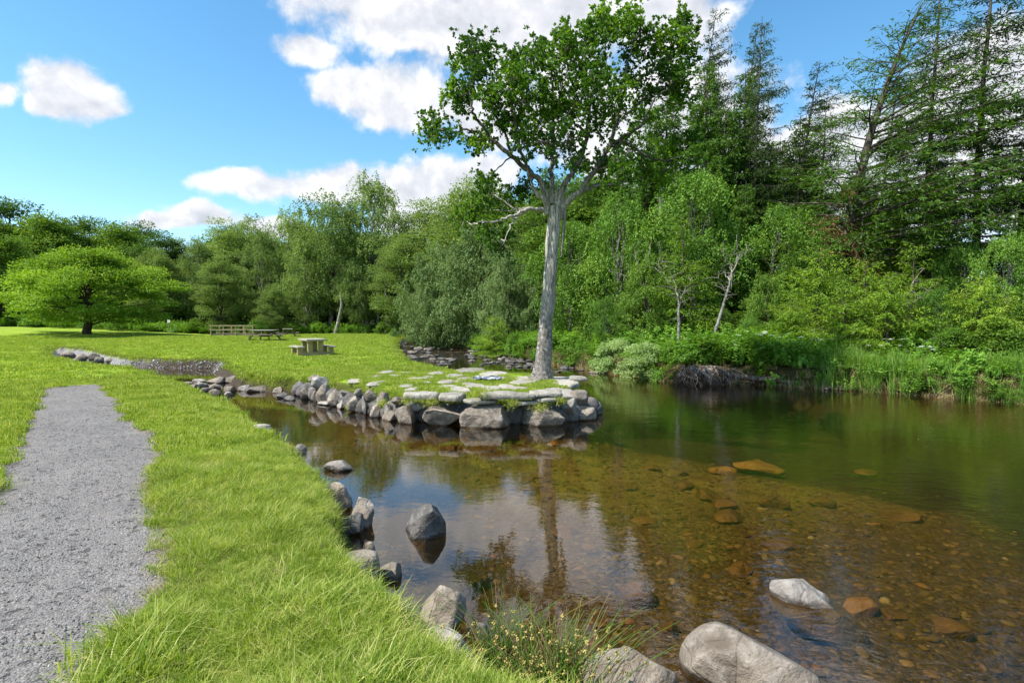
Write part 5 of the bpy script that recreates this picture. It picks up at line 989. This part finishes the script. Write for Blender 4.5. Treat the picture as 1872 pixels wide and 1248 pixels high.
stem_tree('bare_sapling', 'pair of slanting grey stems in the foliage left of the bare birch', 25, [(1187, 560), (1176, 520), (1165, 480), (1160, 455)], .05, .02, M['bleached_wood'], [[(1176, 520), (1150, 505), (1115, 495)], [(1170, 495), (1185, 470), (1190, 450)]], tw=20)
stem_tree('ivy_trunk', 'pale trunk with ivy at the right edge behind the ferns', 19.5, [(1832, 610), (1838, 570), (1846, 530), (1850, 480)], .12, .09, M['bark_birch'])
for k, (px, d, r, yt, lab) in enumerate(((1534, 24.6, .17, 560, 'short pale trunk foot showing under the larch sprays'), (1208, 31, .16, 300, 'straight grey trunk behind the bright-topped larch'), (1372, 31, .10, 330, 'straight grey trunk in the gap right of the bare birch'), (1435, 33, .09, 350, 'slim brown trunk standing in the dark spruces'),
                                       (1578, 29, .10, 300, 'pale broken trunk right of the leaning larch'), (690, 66, .16, 470, 'slim trunk under the tall birch pair, left'), (705, 64, .14, 480, 'crooked pale trunk under the tall birch pair, right'))):
    stem_tree('slim_tree', lab, d, [(px, 640 if d < 40 else 612), (px + 2, 560 if yt < 500 else 600), (px - 1, (yt + 560) / 2), (px + 1, yt)], r, r * .6, M['bark_grey'] if k != 0 else M['bark_birch'])
# broken brown branches hanging in the larch
b = AT(1535, 430, 24.5); T = tag(empty('broken_branches', tuple(b)), 'tangle of dead rust-brown branches hanging round the leaning larch trunk', 'branches')
it = []; B, A = [], []
for _ in range(26):
    s = g.normal(0, .35, 3) * [1, .6, 1.6]; dr = unit(np.array([g.normal(0, 1), g.normal(0, .5), g.normal(-.5, .5)])); L = g.uniform(.8, 2.3); q = bez(s, s + dr * L * .5 + [0, 0, .35], s + dr * L + [0, 0, -.5], 9); it.append((q, np.linspace(.035, .006, 9)))
    for _ in range(7):
        p0 = q[g.integers(2, 9)]; e = p0 + g.normal(0, .3, 3) - [0, 0, .15]; it.append((bez(p0, (p0 + e) / 2 + g.normal(0, .06, 3), e, 5), np.linspace(.01, .003, 5))); B.append(bez(p0, (p0 + e) / 2, e, 8)); A.append(unit(g.normal(0, 1, (8, 3))))
V, F = tubes(it, 6); mbr, t, out = newmat('rust_bark'); principled(t, out, (.22, .11, .06), .9); link('branches', mesh_np('broken', V, [F], True), mbr, T)
B, A = np.concatenate(B), np.concatenate(A); V, F = leaves(B, A, unit(g.normal(0, 1, B.shape)), .16, .03); link('dead_needles', mesh_np('dead_needles', V, [F], False, tint=g.uniform(0, 1, len(B)).repeat(4)), M['red_twig'], T)
# root mass, log and stump on the far bank
p = P(1290, 703, -.5); D_ = p[1] + .35
T = tag(empty('root_mass', (p[0], D_, -.5)), 'dark uprooted tangle of roots and earth at the far water edge', 'roots')
rm = rock_mesh(901, (.95, .5, .42), 4, 6, .7, .95, .22); o = link('root_ball', rm, M['dead_wood'], T, (0, .1, .18)); it = []
for _ in range(120):
    a = g.uniform(-1, 1); s = np.array([a * .95, -.35 + g.normal(0, .08), g.uniform(.15, .62)]); e = s + np.array([g.normal(0, .28), -g.uniform(.0, .35), -g.uniform(.05, .55)]); it.append((bez(s, (s + e) / 2 + np.array([g.normal(0, .12), -.10, .12]), e, 8) + g.normal(0, .012, (8, 3)), np.linspace(g.uniform(.008, .03), .004, 8)))
V, F = tubes(it, 7); link('root', mesh_np('roots', V, [F], True), M['dead_wood'], T)
it = []
for _ in range(26):
    a = g.uniform(-1, 1); s = np.array([a * 1.0, -.45, g.uniform(.25, .62)]); e = s + np.array([g.normal(.1, .3), -g.uniform(.0, .25), -g.uniform(.2, .6)]); it.append((bez(s, (s + e) / 2 + np.array([g.normal(0, .12), -.12, .1]), e, 8), np.linspace(.016, .004, 8)))
V, F = tubes(it, 6); link('pale_root', mesh_np('pale_roots', V, [F], True), M['bleached_wood'], T)
a = AT(1335, 688, 18.8); bb = AT(1462, 700, 18.1); T = tag(empty('fallen_log', tuple(a)), 'long thin fallen log lying along the far water edge', 'log'); q = resample([(0, 0, 0), (bb - a) * .5 + [0, 0, .03], bb - a], 14) + g.normal(0, .012, (14, 3))
V, F = tubes([(q, np.linspace(.11, .06, 14))] + [(bez(q[k], q[k] + [.1, -.1, .15], q[k] + [g.normal(0, .2), -.2, g.uniform(.1, .35)], 6), np.linspace(.03, .008, 6)) for k in (3, 6, 9, 12)], 10, .1, g); link('trunk', mesh_np('log', V, [F], True), M['dead_wood'], T)
p = P(1467, 704, -.5); p[1] -= .3; T = tag(empty('tree_stump', (p[0], p[1] + .1, -.5)), 'short broken tree stump standing at the far water edge', 'stump')
V, F = tubes([(np.array([(0, 0, -.3), (0, 0, .0), (.02, 0, .2), (.03, .02, .42), (.03, .02, .47)]), np.array([.22, .17, .12, .115, .05]))] + [(np.array([(0, 0, .1), (.25 * math.cos(q), .25 * math.sin(q), 0), (.5 * math.cos(q), .5 * math.sin(q), -.06)]), np.array([.08, .05, .02])) for q in (0, 2, 3.5, 4.7)], 14, .16, g); link('stump', mesh_np('stump', V, [F], True), M['dead_wood'], T)
p = P(1530, 712, -.5); T = tag(empty('driftwood', (p[0], p[1], -.5)), 'small knot of driftwood at the water edge right of the stump', 'driftwood')
V, F = tubes([(bez(np.array([g.uniform(-.4, .1), g.normal(0, .1), .0]), np.array([0, 0, g.uniform(.05, .25)]), np.array([g.uniform(.1, .5), g.normal(0, .15), .0]), 8), np.linspace(.06, .01, 8)) for _ in range(12)], 8, .1, g); link('wood', mesh_np('driftwood', V, [F], True), M['dead_wood'], T)

# ------------------------------------------------------------------ rushes, nettle and ferns in the foreground
def rush(label, cx, cy, n, spread, h, seed, heads=.35, dry=.18):
    g = np.random.default_rng(seed); p = P(cx, cy, -.2); z0 = max(hz(p[0], p[1]), -.42); T = tag(empty('rush_clump', (p[0], p[1], z0)), label, 'rushes'); it, hd, dr_ = [], [], []
    for k in range(n):
        b = np.array([g.normal(0, spread), g.normal(0, spread * .5), -.05]); H = h * g.uniform(.5, 1.05); ln = np.array([g.normal(.02, .13) + b[0] * .7, g.normal(0, .10), 0]) * H / h * 1.6
        q = bez(b, b + np.array([0, 0, H * .55]), b + ln * .9 + np.array([0, 0, H]), 9); (dr_ if g.uniform() < dry else it).append((q, np.linspace(.0030, .0010, 9)))
        if g.uniform() < heads: hd.append(q[6] + g.normal(0, .002, 3))
    V, F = tubes(it, 8); link('stems', mesh_np('rush_stems', V, [F], True, tint=np.full(len(V), .35)), M['reed_blade'], T)
    V, F = tubes(dr_, 8); link('dry_stems', mesh_np('rush_dry_stems', V, [F], True, tint=g.uniform(0, 1, len(V))), M['dry_grass'], T)
    VV, FF, nn = [], [], 0; Vi, Fi = ico(1)
    for c in hd:
        for _ in range(7): VV.append(Vi * g.uniform(.004, .007) + c + g.normal(0, .006, 3)); FF.append(Fi + nn); nn += len(Vi)
    if VV: mh, t, out = newmat('seed_head'); principled(t, out, (.42, .33, .10), .9); link('seed_heads', mesh_np('heads', np.concatenate(VV), FF, True), mh, T)['kind'] = 'stuff'
    return T
rush('left clump of dark green rushes with brown seed heads at the water edge', 912, 1165, 110, .05, .50, 1)
rush('right tall clump of rushes with yellow seed heads in front of the pale rock', 1010, 1228, 260, .095, .56, 2, .4, .3)
rush('thin scatter of rushes between the two big clumps', 960, 1205, 60, .08, .36, 3, .0, .3)
def herb(label, name, cx, cy, h, n, L, seed, fern=False, z=-.25, cat='plant'):
    g = np.random.default_rng(seed); p = P(cx, cy, z); z0 = hz(p[0], p[1]); T = tag(empty(name, (p[0], p[1], z0)), label, cat); it, B, A, N_, S = [], [], [], [], []
    for k in range(n):
        az = g.uniform(0, 6.28); ln = g.uniform(.1, .5) if not fern else g.uniform(.6, 1.0); dh = np.array([math.cos(az), math.sin(az), 0]); q = bez(np.zeros(3), np.array([0, 0, h * .7]), dh * h * ln + [0, 0, h * (.95 if not fern else .6)], 14); it.append((q, np.linspace(.003, .001, 14)))
        for i in range(2, 14):
            for sd in (-1, 1):
                a = unit(sd * np.array([-dh[1], dh[0], 0]) + (.5 if fern else .2) * dh + g.normal(0, .12, 3) + ([0, 0, -.2])); B.append(q[i]); A.append(a); N_.append([0, 0, 1]); S.append(L * (1 - abs(i - 5) / 11) * g.uniform(.8, 1.2))
    V, F = tubes(it, 6); link('stem', mesh_np(name + '_stem', V, [F], True, tint=np.full(len(V), .5)), M['herb_leaf'], T); B, A, N_, S = map(np.array, (B, A, N_, S)); V, F = leaves(B, A, N_.astype(float), S, S * (.28 if fern else .6), .1)
    link('leaves', mesh_np(name + '_leaves', V, [F], False, tint=g.uniform(.3, .9, len(B)).repeat(4)), M['bush_leaf'], T); return T
herb('small nettle growing beside the large bank boulder', 'nettle', 776, 1128, .30, 3, .055, 5)
herb('tiny fern growing between the bank pile and the slab', 'fern', 648, 985, .16, 7, .045, 6, True)
herb('low leafy weed on the low rock at the bank edge', 'weed', 700, 1030, .13, 6, .035, 7)
# moss and grass tufts hanging in the wall joints
mo = []
for k, (px, py, r) in enumerate(((787, 735, .22), (872, 722, .16), (935, 738, .15), (985, 745, .18), (1025, 733, .15), (885, 716, .2), (745, 732, .14), (700, 738, .12), (640, 745, .1))):
    T_ = None; n = 260; d = wall_d(px) + .02; c = AT(px, py, d); a = g.uniform(0, 6.28, n); B = c + np.stack([g.normal(0, r * .5, n), g.normal(0, .06, n), g.normal(0, .035, n)], -1); A = unit(np.stack([g.normal(0, .4, n), -np.abs(g.normal(.5, .3, n)), g.normal(.3, .6, n)], -1)); mo.append((B, A))
B = np.concatenate([m[0] for m in mo]); A = np.concatenate([m[1] for m in mo]); V, F = leaves(B, A, unit(g.normal(0, 1, B.shape)), g.uniform(.05, .13, len(B)), .008, .0)
o = link('joint_grass', mesh_np('joint_grass', V, [F], False, tint=g.uniform(.3, 1, len(B)).repeat(4)), M['grass_blade']); tag(o, 'grass tufts growing in the joints of the peninsula wall', 'grass', kind='stuff')

# ------------------------------------------------------------------ lawn grass, reeds, herbs, pebbles
tn_ = [proto('grass_tuft', tuft(60, .08, .018, .06 if k < 4 else .12, .0038, .9, 3, .2, k), M['grass_blade']) for k in range(5)]
tb_ = [proto('bank_tuft', tuft(60, .08, .035, .11, .0042, .9, 4, .18, 10 + k), M['grass_blade']) for k in range(5)]
tm_ = [proto('mid_tuft', tuft(70, .15, .03, .08, .010, .45, 2, .10, 20 + k), M['grass_blade']) for k in range(4)]
tf_ = [proto('far_tuft', tuft(80, .33, .035, .09, .022, .4, 2, .12, 30 + k), M['grass_blade']) for k in range(4)]
g = np.random.default_rng(101)
base = lambda x, y, z, s, p: (s < 0.10) & ((p < -0.01) | ((p < .12) & (np.random.default_rng(len(x)).uniform(0, 1, len(x)) < .10))) & (farside(x, y) < .5) & (y < 66) & clear(x, y)
def emit(name, pts, protos, s0, s1, lab):
    n = len(pts); sc = g.uniform(s0, s1, n) * np.clip(1 + .6 * fbm2(pts[:, 0], pts[:, 1], 1.6, 3, 61), .45, 1.7); return scatter(name, pts, sc, np.stack([g.normal(0, .12, n), g.normal(0, .12, n), g.uniform(0, 6.28, n)], -1), protos, lab, 'grass')
pts, s, p = scatter_pts(64000, 2.0, 7.5, 56, base, g); emit('grass', pts, tn_, .75, 1.35, 'short bright green grass of the near verge')
pts, s, p = scatter_pts(60000, 2.0, 12, 56, lambda x, y, z, s, p: (s < .12) & (wall_dist(x, y) > 1.2) & (s > -.55 * np.clip(fbm2(x, y, 1.5, 2, 63) + .75, .2, 1.4)) & (farside(x, y) < .5) & (p < -.05), g); emit('bank_grass', pts, tb_, .6, 1.25, 'longer tufted grass along the pool edge')
pts, s, p = scatter_pts(60000, 7.0, 20, 56, lambda x, y, z, s, p: base(x, y, z, s, p), g); emit('grass_middle', pts, tm_, .7, 1.2, 'short grass in the middle of the lawn')
pts, s, p = scatter_pts(60000, 18, 66, 54, lambda x, y, z, s, p: (s < 0.15) & (farside(x, y) < .5) & (y < 66) & clear(x, y), g); emit('grass_far', pts, tf_, .6, 1.1, 'short grass of the far lawn')
pts, s, p = scatter_pts(14000, 8, 40, 56, lambda x, y, z, s, p: (s < .14) & (s > -.22) & (farside(x, y) < .5) & (y < 45) & (wall_dist(x, y) > 1.3) & clear(x, y), g); emit('bank_grass_far', pts, tm_, 1.0, 2.0, 'overhanging grass along the inlet and peninsula edges')
# dry straw lying in the verge
pts, s, p = scatter_pts(14000, 2.0, 8, 56, lambda x, y, z, s, p: base(x, y, z, s, p) & (fbm2(x, y, 1.1, 3, 66) > .05), g)
td_ = [proto('dry_tuft', tuft(26, .09, .03, .09, .0035, 1.1, 3, 1.0, 50 + k), M['dry_grass']) for k in range(3)]; emit('dry_grass', pts, td_, .7, 1.2, 'dry straw mixed in the verge grass')
# reeds on the far right bank
rd = [proto('reed', tuft(46, .22, .45, 1.05, .018, .28, 4, .16, 70 + k), M['reed_blade']) for k in range(4)]; rdd = [proto('dry_reed', tuft(36, .22, .2, .6, .014, .7, 3, 1.0, 80 + k), M['dry_grass']) for k in range(3)]
pts, s, p = scatter_pts(30000, 12, 26, 62, lambda x, y, z, s, p: (s < .42) & (s > -1.0) & (farside(x, y) > .5) & (x > 9.5) & (np.random.default_rng(3).uniform(0, 1, len(x)) < np.clip(.25 + .4 * (x - 9), .15, 1) * np.clip(.6 + fbm2(x, y, 1.2, 2, 68), 0.1, 1)), g)
pts[:, 2] = np.maximum(pts[:, 2], -.55); n = len(pts); sc = np.random.default_rng(4).uniform(.45, .95, n) * (1 + .5 * fbm2(pts[:, 0], pts[:, 1], .8, 2, 69))
scatter('reeds', pts, sc, np.stack([g.normal(0, .12, n), g.normal(0, .12, n), g.uniform(0, 6.28, n)], -1), rd, 'tall green reeds along the right-hand far bank', 'reeds')
pts, s, p = scatter_pts(22000, 12, 30, 62, lambda x, y, z, s, p: (s < .45) & (s > .02) & (farside(x, y) > .5) & (x > 1.5), g); pts[:, 2] = np.maximum(pts[:, 2], -.55); n = len(pts)
scatter('dry_reeds', pts, g.uniform(.3, .9, n), np.stack([g.normal(0, .3, n), g.normal(0, .3, n), g.uniform(0, 6.28, n)], -1), rdd, 'dead brown grass hanging at the foot of the reeds', 'reeds')
# herbs, nettles and ferns covering the far bank
def clump(seed, n, h, L, fern=False):
    g = np.random.default_rng(seed); B, A, N_, S = [], [], [], []
    for k in range(n):
        az = g.uniform(0, 6.28); dh = np.array([math.cos(az), math.sin(az), 0]); b = g.normal(0, .16, 3) * [1, 1, 0]; H = h * g.uniform(.6, 1.1); q = bez(b, b + [0, 0, H * .8], b + dh * H * (.8 if fern else .2) + [0, 0, H * (.7 if fern else 1)], 9)
        for i in range(2, 9):
            for sd in ((-1, 1) if fern else (0, 1.6, 3.1, 4.7)):
                d2 = sd * np.array([-dh[1], dh[0], 0]) + .4 * dh if fern else np.array([math.cos(sd + i), math.sin(sd + i), -.1]); B.append(q[i]); A.append(unit(d2 + g.normal(0, .2, 3))); N_.append([0, 0, 1.0]); S.append(L * g.uniform(.6, 1.2) * (1 - i / 14))
    B, A, N_, S = map(np.array, (B, A, N_, S)); V, F = leaves(B, A, unit(N_ + g.normal(0, .3, N_.shape)), S, S * (.3 if fern else .55), .1); return mesh_np('clump', V, [F], False, tint=np.clip(g.normal(.45, .15, len(B)), 0, 1).repeat(4))
hc = [proto('herb_clump', clump(k, 9, .7, .15), M['herb_leaf']) for k in range(3)] + [proto('fern_clump', clump(9 + k, 12, .75, .24, True), M['bush_leaf']) for k in range(2)]
pts, s, p = scatter_pts(32000, 12, 48, 62, lambda x, y, z, s, p: (s < .22) & (s > -7) & (farside(x, y) > .5) & ~((s > -.05) & (x > 5.4) & (x < 7.6)) & (np.random.default_rng(6).uniform(0, 1, len(x)) < np.where(s > -3, 1, .4)), g); n = len(pts)
scatter('undergrowth', pts, g.uniform(.6, 1.3, n) * np.clip(1 + .8 * fbm2(pts[:, 0], pts[:, 1], .45, 2, 91) - .3 * (s > -.4), .4, 2), np.stack([g.normal(0, .2, n), g.normal(0, .2, n), g.uniform(0, 6.28, n)], -1), hc, 'nettles, ferns and leafy herbs covering the far bank', 'undergrowth')
pts, s, p = scatter_pts(9000, 62, 90, 54, lambda x, y, z, s, p: (s < -.5) & (y > 64), g); n = len(pts)
scatter('wood_undergrowth', pts, g.uniform(.9, 2.0, n), np.stack([g.normal(0, .2, n), g.normal(0, .2, n), g.uniform(0, 6.28, n)], -1), hc, 'shaded leafy undergrowth at the foot of the wood behind the lawn', 'undergrowth')
pts, s, p = scatter_pts(26000, 12, 40, 62, lambda x, y, z, s, p: (s < .40) & (s > -.35) & (farside(x, y) > .5) & ~((x > 5.6) & (x < 7.6) & (s > -.05)), g); n = len(pts); pts[:, 2] = np.maximum(pts[:, 2], -.5)
scatter('bank_herbs', pts, g.uniform(.35, .8, n), np.stack([g.normal(0, .35, n), g.normal(0, .35, n), g.uniform(0, 6.28, n)], -1), hc, 'leafy herbs hanging over the far water edge', 'undergrowth')
# white flower heads
def umbel(seed):
    g = np.random.default_rng(seed); n = 60; a = g.uniform(0, 6.28, n); r = .05 * np.sqrt(g.uniform(0, 1, n)); B = np.stack([r * np.cos(a), r * np.sin(a), .75 + g.normal(0, .006, n)], -1); A = unit(np.stack([np.cos(a), np.sin(a), .2 + 0 * a], -1)); V, F = leaves(B, A, np.tile([0, 0, 1.0], (n, 1)), .016, .014, 0); return mesh_np('umbel', V, [F], False)
mf, t, out = newmat('white_petal'); principled(t, out, (.72, .74, .70), .8); um = [proto('umbel', umbel(k), mf) for k in range(2)]
pts, s, p = scatter_pts(2200, 16, 23, 45, lambda x, y, z, s, p: (s < -.2) & (s > -2.2) & (farside(x, y) > .5) & (x > 6) & (x < 13), g); n = min(70, len(pts)); pts = pts[:n]
scatter('flowers', pts, g.uniform(.9, 1.4, n), np.stack([g.normal(0, .15, n), g.normal(0, .15, n), 0 * pts[:, 0]], -1), um, 'white flower heads dotted among the far bank herbs', 'flowers')
# pebbles on the stream bed, flat and brown; and loose stones on the gravel path
mp_, t, out = newmat('bed_pebble'); oi = t.node('ShaderNodeObjectInfo'); tc = t.node('ShaderNodeTexCoord'); n = t.noise(tc.outputs['Object'], 5, 5, .7)
c = t.ramp(oi.outputs['Random'], [(0, (.035, .025, .009)), (.35, (.085, .06, .018)), (.65, (.14, .10, .03)), (.85, (.18, .15, .05)), (.96, (.22, .12, .035)), (1, (.36, .32, .18))]); c = t.mix(t.math('MULTIPLY', t.smooth(n, .45, .6), .5), c, (.10, .085, .03)); principled(t, out, c, .75, n, .5, .02)
pb = [proto('pebble', rock_mesh(950 + k, (1, .72, .30), 2, 8, .6, .9, .04), mp_) for k in range(6)]
pts, s, p = scatter_pts(60000, 2.2, 18, 56, lambda x, y, z, s, p: (s > .25) & (z < -.56) & (np.random.default_rng(2).uniform(0, 1, len(x)) < sstep(-1.35, -.75, z)), g, 1.35); n = len(pts); sc = .010 + .06 * g.uniform(0, 1, n) ** 5; pts[:, 2] += sc * .02
scatter('bed_pebbles', pts, np.stack([sc * g.uniform(.7, 1.4, n), sc, sc * g.uniform(.6, 1.2, n)], -1), np.stack([g.normal(0, .12, n), g.normal(0, .12, n), g.uniform(0, 6.28, n)], -1), pb, 'flat brown stones and pebbles covering the stream bed', 'pebbles')
mg_, t, out = newmat('grit'); oi = t.node('ShaderNodeObjectInfo'); principled(t, out, t.ramp(oi.outputs['Random'], [(0, (.10, .095, .09)), (.5, (.22, .215, .21)), (.9, (.34, .33, .32)), (1, (.55, .54, .52))]), .9)
pg = [proto('grit_stone', rock_mesh(970 + k, (1, .8, .55), 1, 5, .6, .9, .04), mg_) for k in range(5)]
r_ = np.random.default_rng(8); X = r_.uniform(-8, -1.2, 90000); Y = 2.0 + 12 * r_.uniform(0, 1, 90000) ** 1.7; Z, S_ = height(X, Y); pp = sdf(PATH, X, Y); k = (pp > -.06) & (np.abs(X) < Y * 1.02); X, Y, Z, pp = X[k], Y[k], Z[k], pp[k]; Z = Z - 0.03 * sstep(-.03, .12, pp)
n = len(X); sc = .0025 + .008 * r_.uniform(0, 1, n) ** 4; scatter('path_grit', np.stack([X, Y, Z + sc * .2], -1), sc, r_.uniform(0, 6.28, (n, 3)), pg, 'loose grey grit on the footpath', 'gravel')
# gravel on the bar in the inlet
r_ = np.random.default_rng(9); X = r_.uniform(-19, -8, 16000); Y = r_.uniform(23, 31, 16000); Z, S_ = height(X, Y); k = (S_ > .15) & (Z > -.56); X, Y, Z = X[k], Y[k], Z[k]; n = len(X); sc = .02 + .05 * r_.uniform(0, 1, n) ** 2
scatter('inlet_gravel', np.stack([X, Y, Z], -1), sc, r_.uniform(0, 6.28, (n, 3)), pg, 'pale gravel bar along the inlet', 'gravel')
for nm_ in list(bpy.data.objects):
    if nm_.type == 'MESH' and nm_.users_collection and nm_.location.z < -400: bpy.data.objects.remove(nm_)
for o in list(SC.objects):     # prototypes that were never planted
    if o.parent is None and o.location.z < -400:
        for ch in list(o.children): bpy.data.objects.remove(ch)
        bpy.data.objects.remove(o)
